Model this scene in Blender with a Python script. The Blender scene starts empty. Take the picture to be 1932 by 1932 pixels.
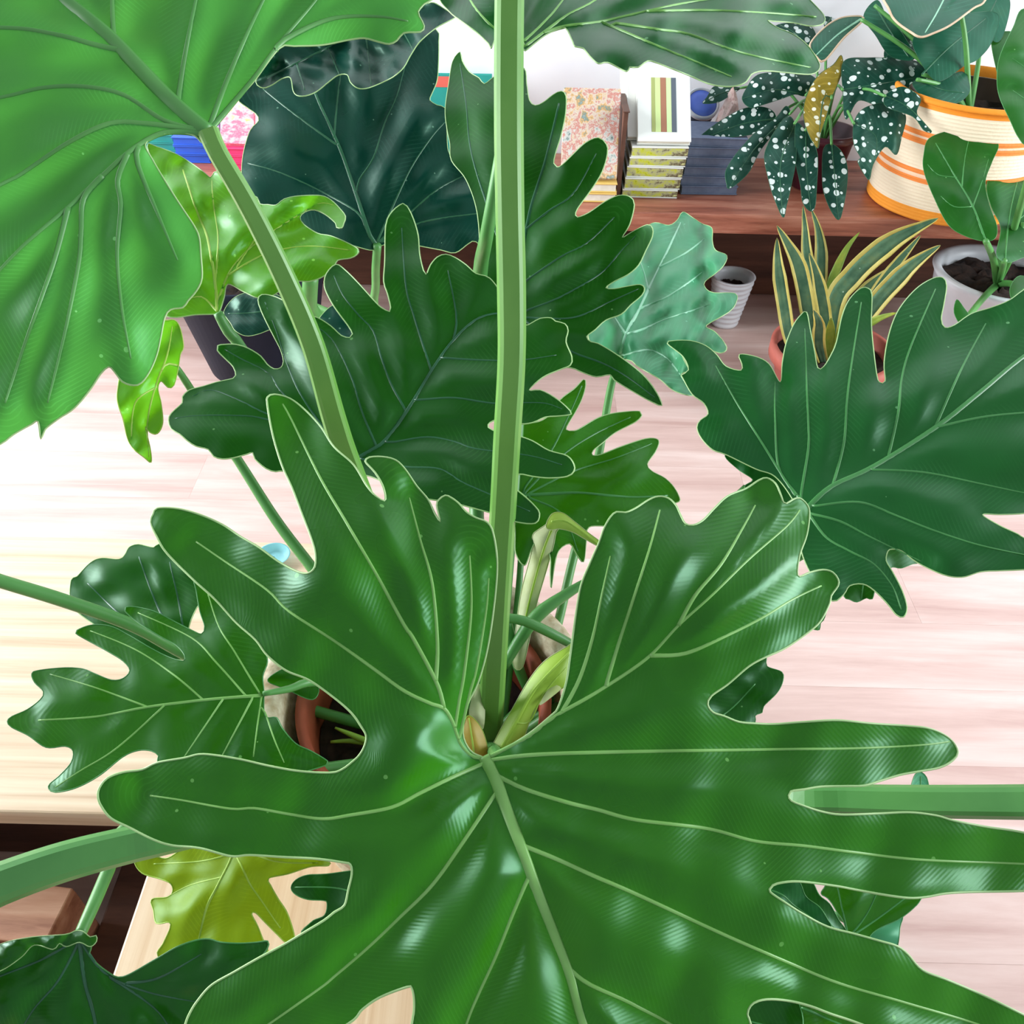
import bpy, bmesh, math, random
import numpy as np
from mathutils import Vector, Matrix
from mathutils.geometry import delaunay_2d_cdt

random.seed(7)
# ---------------------------------------------------------------- camera, light, exposure
scene = bpy.context.scene
COL = scene.collection
F_PX, CX, CY = 1600.0, 966.0, 966.0
CAM = np.array((0.0, 0.0, 1.2))
PITCH, ROLL = math.radians(42.0), math.radians(1.4)
_r0 = np.array((1.0, 0, 0)); _f = np.array((0, math.cos(PITCH), -math.sin(PITCH))); _u0 = np.array((0, math.sin(PITCH), math.cos(PITCH)))
RT = math.cos(ROLL) * _r0 + math.sin(ROLL) * _u0
UP = -math.sin(ROLL) * _r0 + math.cos(ROLL) * _u0
FW = _f
cam = bpy.data.cameras.new('camera'); camo = bpy.data.objects.new('camera', cam); COL.objects.link(camo)
cam.sensor_width = 36.0; cam.lens = F_PX / 1932.0 * 36.0; cam.clip_start = 0.02; cam.clip_end = 60
m = Matrix(((RT[0], UP[0], -FW[0], CAM[0]), (RT[1], UP[1], -FW[1], CAM[1]), (RT[2], UP[2], -FW[2], CAM[2]), (0, 0, 0, 1)))
camo.matrix_world = m
scene.camera = camo
scene.view_settings.view_transform = 'Standard'; scene.view_settings.look = 'None'
scene.view_settings.gamma = 1.0; scene.view_settings.use_curve_mapping = False
scene.view_settings.exposure = 0.7

world = bpy.data.worlds.new('world'); scene.world = world; world.use_nodes = True
bg = world.node_tree.nodes['Background']; bg.inputs[0].default_value = (0.86, 0.93, 1.0, 1); bg.inputs[1].default_value = 0.34

def area(name, loc, aim, sx, sy, power, col=(1, 1, 1)):
    l = bpy.data.lights.new(name, 'AREA'); l.shape = 'RECTANGLE'; l.size = sx; l.size_y = sy; l.energy = power; l.color = col
    o = bpy.data.objects.new(name, l); COL.objects.link(o); o.location = loc
    d = Vector(aim) - Vector(loc); o.rotation_euler = d.to_track_quat('-Z', 'Y').to_euler()
    return o
# daylight from the shop windows in the side walls, at the walls themselves, facing straight into the room
area('window_left_offscreen', (-3.2, 1.5, 1.5), (0.0, 1.5, 1.5), 2.0, 1.8, 165, (0.94, 0.97, 1.0))
area('window_right_offscreen', (3.2, 0.7, 1.6), (0.0, 0.7, 1.6), 2.0, 1.8, 100, (0.90, 0.97, 1.0))

# ---------------------------------------------------------------- helpers
def ray(px, py):
    return FW + (px - CX) / F_PX * RT + (CY - py) / F_PX * UP
def at(px, py, d):
    return CAM + d * ray(px, py)
def on_z(px, py, z):
    r = ray(px, py); return CAM + r * ((z - CAM[2]) / r[2])
def on_y(px, py, y):
    r = ray(px, py); return CAM + r * ((y - CAM[1]) / r[1])
def axial(p):
    return float(np.dot(np.asarray(p) - CAM, FW))
def P(s):
    return np.array([[float(v) for v in t.split(',')] for t in s.split()])
def lin(h):
    c = [int(h[i:i + 2], 16) / 255 for i in (0, 2, 4)]
    return tuple((v / 12.92 if v <= 0.04045 else ((v + 0.055) / 1.055) ** 2.4) for v in c) + (1.0,)

def link(o, parent=None):
    COL.objects.link(o)
    if parent is not None: o.parent = parent
    return o
def tag(o, label=None, cat=None, group=None, kind=None):
    if label: o['label'] = label
    if cat: o['category'] = cat
    if group: o['group'] = group
    if kind: o['kind'] = kind
    return o
def empty(name, loc=(0, 0, 0), **k):
    o = bpy.data.objects.new(name, None); o.location = Vector(loc); o.empty_display_size = 0.05
    link(o); return tag(o, **k)
def mesh_obj(name, verts, faces, mat, parent=None, smooth=True, **k):
    """verts are in world space; the object keeps its own origin near its base"""
    v = np.asarray(verts, float)
    me = bpy.data.meshes.new(name)
    if parent is not None: org = np.array(parent_world(parent))
    else: org = np.array((v[:, 0].mean(), v[:, 1].mean(), v[:, 2].min()))
    me.from_pydata((v - org).tolist(), [], [list(map(int, f)) for f in faces])
    if smooth:
        me.polygons.foreach_set('use_smooth', [True] * len(me.polygons))
    me.materials.append(mat); me.update()
    o = bpy.data.objects.new(name, me)
    if parent is None: o.location = Vector(org)
    link(o, parent); return tag(o, **k)
def parent_world(o):
    p = Vector((0, 0, 0))
    while o is not None: p = p + o.location; o = o.parent
    return p

def box_vf(x0, x1, y0, y1, z0, z1):
    v = [(x0, y0, z0), (x1, y0, z0), (x1, y1, z0), (x0, y1, z0), (x0, y0, z1), (x1, y0, z1), (x1, y1, z1), (x0, y1, z1)]
    f = [(3, 2, 1, 0), (4, 5, 6, 7), (0, 1, 5, 4), (1, 2, 6, 5), (2, 3, 7, 6), (3, 0, 4, 7)]
    return np.array(v, float), f
def bevel_box(name, x0, x1, y0, y1, z0, z1, mat, parent=None, bev=0.003, M=None, **k):
    v, f = box_vf(x0, x1, y0, y1, z0, z1)
    bm = bmesh.new()
    bv = [bm.verts.new(p) for p in v]
    for q in f: bm.faces.new([bv[i] for i in q])
    if bev > 0: bmesh.ops.bevel(bm, geom=list(bm.edges), offset=bev, segments=2, affect='EDGES', profile=0.5)
    if M is not None: bmesh.ops.transform(bm, matrix=M, verts=bm.verts)
    bm.verts.ensure_lookup_table()
    vs = [tuple(p.co) for p in bm.verts]; idx = {p: i for i, p in enumerate(bm.verts)}
    fs = [[idx[p] for p in fc.verts] for fc in bm.faces]; bm.free()
    return mesh_obj(name, vs, fs, mat, parent, smooth=False, **k)
def lathe_vf(c, prof, n=48, closed=False, rad_fn=None):
    """prof: list of (r, z); c: centre (x, y)"""
    vs, fs = [], []
    for j, (r, z) in enumerate(prof):
        for i in range(n):
            a = 2 * math.pi * i / n
            rr = r * (rad_fn(a, z) if rad_fn else 1.0)
            vs.append((c[0] + rr * math.cos(a), c[1] + rr * math.sin(a), z))
    m_ = len(prof)
    for j in range(m_ - 1):
        for i in range(n):
            k = (i + 1) % n
            fs.append((j * n + i, j * n + k, (j + 1) * n + k, (j + 1) * n + i))
    fs.append(tuple(range(n))[::-1]) if not closed else None
    return vs, fs
def catmull(pts, step, closed=False):
    p = np.asarray(pts, float); n = len(p); out = []
    rng = n if closed else n - 1
    for i in range(rng):
        if closed: a, b, c, d = p[i - 1], p[i], p[(i + 1) % n], p[(i + 2) % n]
        else: a, b, c, d = p[max(i - 1, 0)], p[i], p[i + 1], p[min(i + 2, n - 1)]
        L = np.linalg.norm((c - b)[:2]) if step > 0.5 else np.linalg.norm(c - b)
        k = max(1, int(math.ceil(L / step)))
        for j in range(k):
            t = j / k
            q = 0.5 * ((2 * b) + (-a + c) * t + (2 * a - 5 * b + 4 * c - d) * t * t + (-a + 3 * b - 3 * c + d) * t ** 3)
            out.append(q)
    if not closed: out.append(p[-1])
    return np.array(out)
ROUND = [(math.cos(2 * math.pi * i / 10), math.sin(2 * math.pi * i / 10)) for i in range(10)]
SIX = [(math.cos(2 * math.pi * i / 6), math.sin(2 * math.pi * i / 6)) for i in range(6)]
FLAT = [(math.cos(2 * math.pi * i / 8), 0.34 * math.sin(2 * math.pi * i / 8)) for i in range(8)]
def sweep_vf(pts, radii, section, closed=False, side=None):
    pts = np.asarray(pts, float); n = len(pts); vs = []; fs = []
    m_ = len(section)
    for i in range(n):
        if closed: t = pts[(i + 1) % n] - pts[i - 1]
        else: t = pts[min(i + 1, n - 1)] - pts[max(i - 1, 0)]
        t = t / (np.linalg.norm(t) + 1e-12)
        v = CAM - pts[i] if side is None else side
        s = np.cross(t, v); s /= (np.linalg.norm(s) + 1e-12)
        b = np.cross(s, t)
        for (x, y) in section: vs.append(pts[i] + radii[i] * (x * s + y * b))
    for i in range(n if closed else n - 1):
        k = (i + 1) % n
        for j in range(m_):
            l = (j + 1) % m_
            fs.append((i * m_ + j, i * m_ + l, k * m_ + l, k * m_ + j))
    if not closed:
        fs.append(tuple(range(m_))[::-1]); fs.append(tuple((n - 1) * m_ + j for j in range(m_)))
    return vs, fs

# ---------------------------------------------------------------- materials
def new_mat(name):
    mt = bpy.data.materials.new(name); mt.use_nodes = True
    nt = mt.node_tree; b = nt.nodes['Principled BSDF']; return mt, nt, b
def N(nt, t, **k):
    n = nt.nodes.new(t)
    for a, v in k.items(): setattr(n, a, v)
    return n
def ramp(nt, stops):
    r = N(nt, 'ShaderNodeValToRGB'); e = r.color_ramp.elements
    e[0].position, e[0].color = stops[0]; e[1].position, e[1].color = stops[-1]
    for p, c in stops[1:-1]:
        x = e.new(p); x.color = c
    return r
def coords(nt, scale=(1, 1, 1), kind='Object', rot=(0, 0, 0)):
    tc = N(nt, 'ShaderNodeTexCoord'); mp = N(nt, 'ShaderNodeMapping')
    mp.inputs['Scale'].default_value = scale; mp.inputs['Rotation'].default_value = rot
    nt.links.new(tc.outputs[kind], mp.inputs[0]); return mp.outputs[0]
def noise_tex(nt, vec, scale, detail=4, rough=0.55):
    n = N(nt, 'ShaderNodeTexNoise'); n.inputs['Scale'].default_value = scale; n.inputs['Detail'].default_value = detail
    n.inputs['Roughness'].default_value = rough; nt.links.new(vec, n.inputs['Vector']); return n
def bump(nt, b, height, strength, dist=0.002):
    n = N(nt, 'ShaderNodeBump'); n.inputs['Strength'].default_value = strength; n.inputs['Distance'].default_value = dist
    nt.links.new(height, n.inputs['Height']); nt.links.new(n.outputs[0], b.inputs['Normal']); return n
def plain(name, c, rough=0.5, c2=None, scale=20, bmp=0.0, spec=0.5, sc=(1, 1, 1)):
    mt, nt, b = new_mat(name)
    b.inputs['Roughness'].default_value = rough; b.inputs['Specular IOR Level'].default_value = spec
    v = coords(nt, sc); n = noise_tex(nt, v, scale)
    r = ramp(nt, [(0.3, lin(c)), (0.7, lin(c2 or c))]); nt.links.new(n.outputs[0], r.inputs[0]); nt.links.new(r.outputs[0], b.inputs['Base Color'])
    if bmp: bump(nt, b, n.outputs[0], bmp)
    return mt
def leaf_mat(name, c1, c2, trans, rough=0.3, tfac=0.25, spec=0.5, stripe=0.25, mottled=5.0, coat=0.0):
    mt, nt, b = new_mat(name)
    b.inputs['Roughness'].default_value = rough; b.inputs['Specular IOR Level'].default_value = spec
    b.inputs['Specular Tint'].default_value = (0.52, 1.0, 0.72, 1)
    if coat: b.inputs['Coat Weight'].default_value = coat; b.inputs['Coat Roughness'].default_value = 0.16
    v = coords(nt); n = noise_tex(nt, v, mottled, 5, 0.6)
    h1 = lin(c1); h2 = lin(c2); mid = tuple(0.5 * (a + b_) for a, b_ in zip(h1, h2)); warm = (h2[0] * 1.5 + 0.004, h2[1] * 1.08, h2[2] * 0.8, 1)
    r = ramp(nt, [(0.30, h1), (0.46, mid), (0.58, h2), (0.74, warm)]); nt.links.new(n.outputs[0], r.inputs[0])
    vo = N(nt, 'ShaderNodeTexVoronoi'); vo.inputs['Scale'].default_value = 75; nt.links.new(v, vo.inputs['Vector'])
    sc_ = N(nt, 'ShaderNodeSeparateColor'); nt.links.new(vo.outputs['Color'], sc_.inputs[0])
    th_ = N(nt, 'ShaderNodeMath', operation='MULTIPLY_ADD'); th_.inputs[1].default_value = 0.6; th_.inputs[2].default_value = -0.46; nt.links.new(sc_.outputs[1], th_.inputs[0])
    ls_ = N(nt, 'ShaderNodeMath', operation='LESS_THAN'); nt.links.new(vo.outputs['Distance'], ls_.inputs[0]); nt.links.new(th_.outputs[0], ls_.inputs[1])
    mxs = N(nt, 'ShaderNodeMix', data_type='RGBA'); mxs.inputs['B'].default_value = (min(1, h2[0] * 3 + 0.1), min(1, h2[1] * 2 + 0.15), min(1, h2[2] * 3 + 0.08), 1)
    nt.links.new(ls_.outputs[0], mxs.inputs['Factor']); nt.links.new(r.outputs[0], mxs.inputs['A'])
    nl = N(nt, 'ShaderNodeAttribute'); nl.attribute_name = 'nerve'; nf = N(nt, 'ShaderNodeAttribute'); nf.attribute_name = 'nerve_fade'
    m1 = N(nt, 'ShaderNodeMath', operation='MULTIPLY'); m1.inputs[1].default_value = 0.62; nt.links.new(nl.outputs['Fac'], m1.inputs[0])
    s1 = N(nt, 'ShaderNodeMath', operation='SINE'); nt.links.new(m1.outputs[0], s1.inputs[0])
    mr = N(nt, 'ShaderNodeMapRange'); mr.inputs['From Min'].default_value = 0.45; mr.inputs['From Max'].default_value = 1.0; mr.inputs['To Max'].default_value = 0.30; nt.links.new(s1.outputs[0], mr.inputs[0])
    m2 = N(nt, 'ShaderNodeMath', operation='MULTIPLY'); nt.links.new(mr.outputs[0], m2.inputs[0]); nt.links.new(nf.outputs['Fac'], m2.inputs[1])
    brk = noise_tex(nt, v, 14, 2); bm_ = N(nt, 'ShaderNodeMapRange'); bm_.inputs['From Min'].default_value = 0.4; bm_.inputs['From Max'].default_value = 0.62; nt.links.new(brk.outputs[0], bm_.inputs[0])
    m3 = N(nt, 'ShaderNodeMath', operation='MULTIPLY'); nt.links.new(m2.outputs[0], m3.inputs[0]); nt.links.new(bm_.outputs[0], m3.inputs[1])
    mxn = N(nt, 'ShaderNodeMix', data_type='RGBA'); mxn.inputs['B'].default_value = (min(1, h2[0] * 2 + 0.02), min(1, h2[1] * 1.9 + 0.03), min(1, h2[2] * 2 + 0.02), 1)
    nt.links.new(m3.outputs[0], mxn.inputs['Factor']); nt.links.new(mxs.outputs['Result'], mxn.inputs['A'])
    nt.links.new(mxn.outputs['Result'], b.inputs['Base Color'])
    rv = N(nt, 'ShaderNodeMapRange'); rv.inputs['To Min'].default_value = rough * 0.8; rv.inputs['To Max'].default_value = rough * 1.35
    nt.links.new(brk.outputs[0], rv.inputs[0]); nt.links.new(rv.outputs[0], b.inputs['Roughness'])
    # fine parallel lateral nerves + skin grain
    at_ = N(nt, 'ShaderNodeAttribute'); at_.attribute_name = 'nerve'
    fd = N(nt, 'ShaderNodeAttribute'); fd.attribute_name = 'nerve_fade'
    mu = N(nt, 'ShaderNodeMath', operation='MULTIPLY'); mu.inputs[1].default_value = 0.62; nt.links.new(at_.outputs['Fac'], mu.inputs[0])
    sn = N(nt, 'ShaderNodeMath', operation='SINE'); nt.links.new(mu.outputs[0], sn.inputs[0])
    ml = N(nt, 'ShaderNodeMath', operation='MULTIPLY'); nt.links.new(sn.outputs[0], ml.inputs[0]); nt.links.new(fd.outputs['Fac'], ml.inputs[1])
    g = noise_tex(nt, v, 22, 2)
    ad = N(nt, 'ShaderNodeMath', operation='MULTIPLY_ADD'); ad.inputs[1].default_value = 0.10; nt.links.new(ml.outputs[0], ad.inputs[0])
    gm = N(nt, 'ShaderNodeMath', operation='MULTIPLY'); gm.inputs[1].default_value = 0.35; nt.links.new(g.outputs[0], gm.inputs[0]); nt.links.new(gm.outputs[0], ad.inputs[2])
    bump(nt, b, ad.outputs[0], stripe * 0.55, 0.0012)
    tr = N(nt, 'ShaderNodeBsdfTranslucent'); tr.inputs[0].default_value = lin(trans)
    mx = N(nt, 'ShaderNodeMixShader'); mx.inputs[0].default_value = tfac
    out = nt.nodes['Material Output']
    nt.links.new(b.outputs[0], mx.inputs[1]); nt.links.new(tr.outputs[0], mx.inputs[2]); nt.links.new(mx.outputs[0], out.inputs[0])
    return mt
def wood(name, c1, c2, c3, sc, scale, rough=0.5, bmp=0.15, rot=(0, 0, 0), spec=0.4):
    mt, nt, b = new_mat(name); b.inputs['Roughness'].default_value = rough; b.inputs['Specular IOR Level'].default_value = spec
    oi = N(nt, 'ShaderNodeObjectInfo'); v = coords(nt, sc, rot=rot)
    ad = N(nt, 'ShaderNodeVectorMath', operation='ADD'); cm = N(nt, 'ShaderNodeCombineXYZ')
    mu = N(nt, 'ShaderNodeMath', operation='MULTIPLY'); mu.inputs[1].default_value = 37.0
    nt.links.new(oi.outputs['Random'], mu.inputs[0]); nt.links.new(mu.outputs[0], cm.inputs[0]); nt.links.new(mu.outputs[0], cm.inputs[2])
    nt.links.new(v, ad.inputs[0]); nt.links.new(cm.outputs[0], ad.inputs[1])
    n = noise_tex(nt, ad.outputs[0], scale, 7, 0.62); n.inputs['Distortion'].default_value = 0.4
    r = ramp(nt, [(0.3, lin(c1)), (0.5, lin(c2)), (0.7, lin(c3))]); nt.links.new(n.outputs[0], r.inputs[0]); nt.links.new(r.outputs[0], b.inputs['Base Color'])
    bump(nt, b, n.outputs[0], bmp, 0.001); return mt

M = {}
M['floor'] = wood('floor_wood', 'b8958d', 'ceb0a8', 'dec8c1', (0.45, 5, 5), 3.0, 0.42, 0.08)
M['bench_x'] = wood('bench_wood', 'c2a587', 'd6bfa2', 'e2d0b6', (0.4, 18, 18), 3.5, 0.5, 0.12)
M['bench_y'] = wood('bench_wood_long', 'c9a480', 'dabd9c', 'e6cfb2', (20, 0.4, 14), 3.5, 0.5, 0.12)
M['shelf'] = wood('shelf_wood', '6a382a', 'a2614c', 'c0866f', (1.2, 9, 14), 3.0, 0.4, 0.3)
M['dark_wood'] = wood('dark_wood', '43291f', '5f3c2e', '744b39', (1, 8, 8), 3.0, 0.6, 0.2)
M['crate'] = wood('crate_wood', '94624a', 'b88568', 'cca084', (1.5, 10, 10), 3.0, 0.55, 0.3)
M['brown'] = wood('brown_panel', '43291f', '5f3c2e', '744b39', (1.5, 8, 10), 3.0, 0.6, 0.2)
M['wall'] = plain('wall_paint', 'f0f1f8', 0.85, 'f5f6fb', 6, 0.03)
# leaves: thick glossy blades of different age
M['A'] = leaf_mat('leaf_mature', '103c04', '1e5207', '4cb804', 0.26, 0.26, 0.6, 0.3, 4.0)
M['B'] = leaf_mat('leaf_underside', '35783a', '3f8640', '5cb83a', 0.38, 0.28, 0.5, 0.12)
M['H'] = leaf_mat('leaf_emerald', '0b3e18', '155024', '2f9428', 0.28, 0.2, 0.5, 0.2)
M['T'] = M['H']
M['C'] = leaf_mat('leaf_deep', '0c3809', '15480e', '2c8808', 0.31, 0.18, 0.45, 0.15)
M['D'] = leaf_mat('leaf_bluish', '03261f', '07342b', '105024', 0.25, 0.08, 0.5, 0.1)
M['E'] = M['C']
M['F'] = leaf_mat('leaf_glaucous', '2f7c56', '43906a', '62b87c', 0.34, 0.24, 0.5, 0.25)
M['G'] = M['A']
M['I'] = M['A']
M['K'] = leaf_mat('leaf_lime', '688410', '789c18', '9cc816', 0.4, 0.35, 0.35, 0.12)
M['O'] = leaf_mat('leaf_young', '2f7c16', '4a9422', '7acc12', 0.28, 0.34, 0.45, 0.2)
M['margin'] = plain('leaf_margin', '98c07c', 0.4, 'abcc8c', 40)
M['margin_dk'] = M['margin']
M['vein_lt'] = plain('vein_light', '74ab52', 0.38, '86bb66', 30)
M['vein_md'] = plain('vein_mid', '3c8040', 0.36, '4a8f4c', 30)
M['vein_dk'] = plain('vein_dark', '22553a', 0.34, '2c6444', 30)
M['vein_mint'] = plain('vein_mint', '8cc8a6', 0.4, '9ad2b0', 30)
M['vein_lime'] = plain('vein_lime', '9cc044', 0.4, 'aacc55', 30)
M['petiole'] = plain('petiole_green', '5a8f3a', 0.4, '6c9f48', 14, 0.1, sc=(1, 1, 0.15))
M['petiole_md'] = plain('petiole_mid', '4b8a44', 0.4, '5c9a50', 14, 0.1)
M['petiole_dk'] = M['petiole_md']
M['sheath'] = plain('sheath', '8fb52e', 0.45, 'a8c552', 16, 0.1)
M['sheath_pale'] = plain('sheath_pale', 'c8cfa4', 0.5, 'a9b765', 22, 0.1)
M['sheath_old'] = plain('sheath_old', '9a8420', 0.5, 'b59a3a', 30, 0.1)
M['soil'] = plain('soil', '120b09', 0.95, '3a261d', 70, 0.9)
M['terra'] = plain('terracotta', '8a3a1e', 0.7, 'a04a2a', 20, 0.1)
M['terra_pink'] = plain('terracotta_pink', 'a85547', 0.7, 'b8665a', 20, 0.1)
M['rope'] = plain('rope', 'b39a78', 0.9, 'e0d4bc', 90, 0.9)
M['white_pot'] = plain('white_glaze', 'c9cbd2', 0.35, 'dcdde2', 10)
M['black_pot'] = plain('dark_plastic', '141a28', 0.6, '1b2233', 10, spec=0.15)
M['pure_black'] = plain('black_plastic', '0c0d0f', 0.5, '131518', 10)

# ---------------------------------------------------------------- leaf builder
def inside(poly, q):
    x, y = q[:, 0], q[:, 1]; r = np.zeros(len(q), bool); j = len(poly) - 1
    for i in range(len(poly)):
        xi, yi = poly[i]; xj, yj = poly[j]
        c = ((yi > y) != (yj > y)) & (x < (xj - xi) * (y - yi) / (yj - yi + 1e-12) + xi)
        r ^= c; j = i
    return r
def seg_dist(q, poly, closed=False):
    """distance from the points q to a polyline and the arc length of the foot point"""
    n = len(poly); best = np.full(len(q), 1e9); arc = np.zeros(len(q)); L = 0.0
    for i in range(n if closed else n - 1):
        a = poly[i]; b = poly[(i + 1) % n]; ab = b - a; l2 = float(ab @ ab) + 1e-9
        t = np.clip(((q - a) @ ab) / l2, 0, 1); d = np.linalg.norm(q - (a + t[:, None] * ab), axis=1)
        k = d < best; best[k] = d[k]; arc[k] = L + t[k] * math.sqrt(l2); L += math.sqrt(l2)
    return best, arc
def build_leaf(parent, outline, veins, depth, n, mat, anchor, step=13, quilt=0.005, wq=30, edge=0.006, we=32, fold=0.0, droop=0.0,
               wave=0.004, wl=170, margin=0.0006, vmat='vein_md', mmat='margin', seed=0, name='leaf', midw=(14, 3), vw=(6, 2), extra=None, **k):
    wave = wave * 0.5; quilt = quilt * 0.7
    outline = P(outline) if isinstance(outline, str) else np.asarray(outline, float)
    veins = [P(v) if isinstance(v, str) else np.asarray(v, float) for v in veins]
    for i in range(1, len(veins)):          # side veins spring from the vein they branch off
        best = (60.0, None)
        for j in range(i):
            cv = catmull(veins[j], 4); dd_ = np.linalg.norm(cv - veins[i][0], axis=1); bk = veins[i][0] - veins[i][1]; bk = bk / (np.linalg.norm(bk) + 1e-9)
            d_ = np.linalg.norm(cv - (veins[i][0] + bk * dd_.min() * 1.4), axis=1) * 0.5 + dd_ * 0.5; k_ = int(d_.argmin())
            if d_[k_] < best[0]: best = (d_[k_], cv[k_])
        if best[1] is not None and best[0] > 1.5: veins[i] = np.vstack([best[1], veins[i]])
    nw = n[0] * RT + n[1] * UP - n[2] * FW; nw = nw / np.linalg.norm(nw)
    O = at(anchor[0], anchor[1], depth); K = -float((O - CAM) @ nw); p2m = depth / F_PX
    rs = np.random.RandomState(seed); ph = rs.uniform(0, 6.28, 6); an = rs.uniform(0, 3.14, 3)
    out = catmull(outline, step * 0.75, True)
    vs_ = [catmull(v, step) for v in veins]
    out_c = out[::2] if len(out) > 60 else out
    anc = np.array(anchor, float)
    def field(q):
        q = np.asarray(q, float)
        if vs_:
            D = np.array([seg_dist(q, v)[0] for v in vs_]); dv = D.min(0)
        else: dv = np.full(len(q), 60.0)
        de, _ = seg_dist(q, out_c, True)
        h = quilt * (1 - np.exp(-(dv / wq) ** 2)) - edge * np.exp(-(de / we) ** 1.3)
        if vs_ and fold: h = h + fold * p2m * np.sqrt(D[0] ** 2 + 90)
        rr = np.linalg.norm(q - anc, axis=1) * p2m
        h = h - droop * rr ** 2
        for i in range(3):
            c, s = math.cos(an[i]), math.sin(an[i])
            h = h + wave / (i + 1) * np.sin((q[:, 0] * c + q[:, 1] * s) * 6.28 / (wl / (1 + 0.7 * i)) + ph[i])
        if extra is not None: h = h + extra(q)
        return h
    def to3d(q, dh=0.0):
        q = np.asarray(q, float); h = field(q) + dh
        R = FW[None] + ((q[:, 0] - CX) / F_PX)[:, None] * RT[None] + ((CY - q[:, 1]) / F_PX)[:, None] * UP[None]
        kk = np.maximum(-(R @ nw), 0.22)
        return CAM[None] + R * ((K - h) / kk)[:, None]
    # interior points
    mn, mx_ = out.min(0), out.max(0); g = []
    ys = np.arange(mn[1], mx_[1], step * 0.87)
    for r_, y in enumerate(ys):
        for x in np.arange(mn[0] + (r_ % 2) * step / 2, mx_[0], step): g.append((x, y))
    g = np.array(g); g = g[inside(out, g)]
    de, _ = seg_dist(g, out_c, True); g = g[de > step * 0.55]
    if len(g) == 0: g = out.mean(0)[None]
    allp = np.vstack([out, g])
    no = len(out)
    r = delaunay_2d_cdt([Vector(p) for p in allp], [], [list(range(no))], 1, 1e-4)
    q = np.array([(v.x, v.y) for v in r[0]]); fc = [tuple(f) for f in r[2]]
    w = to3d(q)
    # face the viewer
    if fc:
        a, b, c = w[fc[0][0]], w[fc[0][1]], w[fc[0][2]]
        if np.cross(b - a, c - a) @ (CAM - a) < 0: fc = [f[::-1] for f in fc]
    o = mesh_obj(name, w, fc, mat, parent, True, **k)
    if vs_:
        D, S = zip(*[seg_dist(q, v) for v in vs_]); D = np.array(D); S = np.array(S)
        i0 = D.argmin(0); d1 = D.min(0); srt = np.sort(D, 0); d2 = srt[1] if len(vs_) > 1 else d1 + 100
        nv = S[i0, np.arange(len(q))] + 0.9 * d1; fd = np.clip((d2 - d1 - 8) / 30, 0, 1)
    else: nv = q[:, 1]; fd = np.zeros(len(q))
    for nm, ar in (('nerve', nv), ('nerve_fade', fd)):
        a_ = o.data.attributes.new(nm, 'FLOAT', 'POINT'); a_.data.foreach_set('value', ar.astype(np.float32))
    # veins and margin, as sub-parts (a leaf that is itself a top-level part keeps them as children)
    for i, v in enumerate(vs_):
        w0, w1 = midw if i == 0 else vw
        cc = to3d(v, 0.0002); d_ = ((cc - CAM) @ FW)
        m_ = len(v); rad = np.linspace(w0, w1, m_) / 2 * d_ / F_PX
        vv, ff = sweep_vf(cc, rad, FLAT)
        mesh_obj('midrib' if i == 0 else 'vein', vv, ff, M[vmat], o)
    if margin > 0:
        cc = to3d(out); vv, ff = sweep_vf(cc, np.full(len(cc), margin), SIX, True)
        mesh_obj('leaf_margin', vv, ff, M[mmat], o)
    return o
def petiole(parent, pts, mat, section=ROUND, smooth=True, name='petiole', step=18, **k):
    """pts: (px, py, depth, width in px)"""
    c = catmull(np.asarray(pts, float), step); w = np.array([at(p[0], p[1], p[2]) for p in c])
    vv, ff = sweep_vf(w, c[:, 3] / 2 * c[:, 2] / F_PX, section)
    return mesh_obj(name, vv, ff, mat, parent, smooth, **k)

# ---------------------------------------------------------------- setting
SZ = 0.376            # top of the low shelf
BZ = 0.25             # top of the benches
WALL_Y = 2.40
fl_v, fl_f = box_vf(-3.2, 3.2, -0.9, WALL_Y, -0.06, -0.004)
floor = mesh_obj('floor', fl_v, fl_f, M['dark_wood'], None, False, kind='structure', label='pale pinkish wooden plank floor')
pl_mesh = {}
row = 0; y = -0.6
while y < WALL_Y - 0.01:
    y1 = min(y + 0.15, WALL_Y); x = -3.2 + (row * 0.47) % 1.2 - 1.2
    while x < 3.2:
        x0, x1 = max(x, -3.2), min(x + 1.2, 3.2)
        if x1 - x0 > 0.02:
            key = (round(x1 - x0, 3), round(y1 - y, 3))
            if key not in pl_mesh:
                v, f = box_vf(0.00015, x1 - x0 - 0.00015, 0.00015, y1 - y - 0.00015, -0.02, 0.0)
                me = bpy.data.meshes.new('plank'); me.from_pydata(v.tolist(), [], f); me.materials.append(M['floor']); pl_mesh[key] = me
            o = bpy.data.objects.new('plank', pl_mesh[key])
            o.location = Vector((x0, y, 0)) - floor.location; link(o, floor)
        x += 1.2
    y = y1; row += 1
v, f = box_vf(-3.2, 3.2, WALL_Y, WALL_Y + 0.1, 0, 2.6)
mesh_obj('wall_back', v, f, M['wall'], None, False, kind='structure', label='plain white painted wall behind the shelf')

# low shelf along the wall
sh = empty('low_shelf', (0, 2.0, 0), label='long reddish brown wooden shelf holding books and baskets', cat='shelf')
bevel_box('shelf_board', -2.6, 2.6, 2.0, WALL_Y - 0.004, SZ - 0.048, SZ, M['shelf'], sh, 0.006)
bevel_box('back_panel', -2.6, 2.6, 2.33, 2.35, 0.001, SZ - 0.049, M['dark_wood'], sh, 0.002)
for x in (-2.4, -1.2, 0.35, 1.55, 2.5):
    bevel_box('support', x - 0.03, x + 0.03, 2.06, 2.32, 0.001, SZ - 0.049, M['dark_wood'], sh, 0.003)

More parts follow.
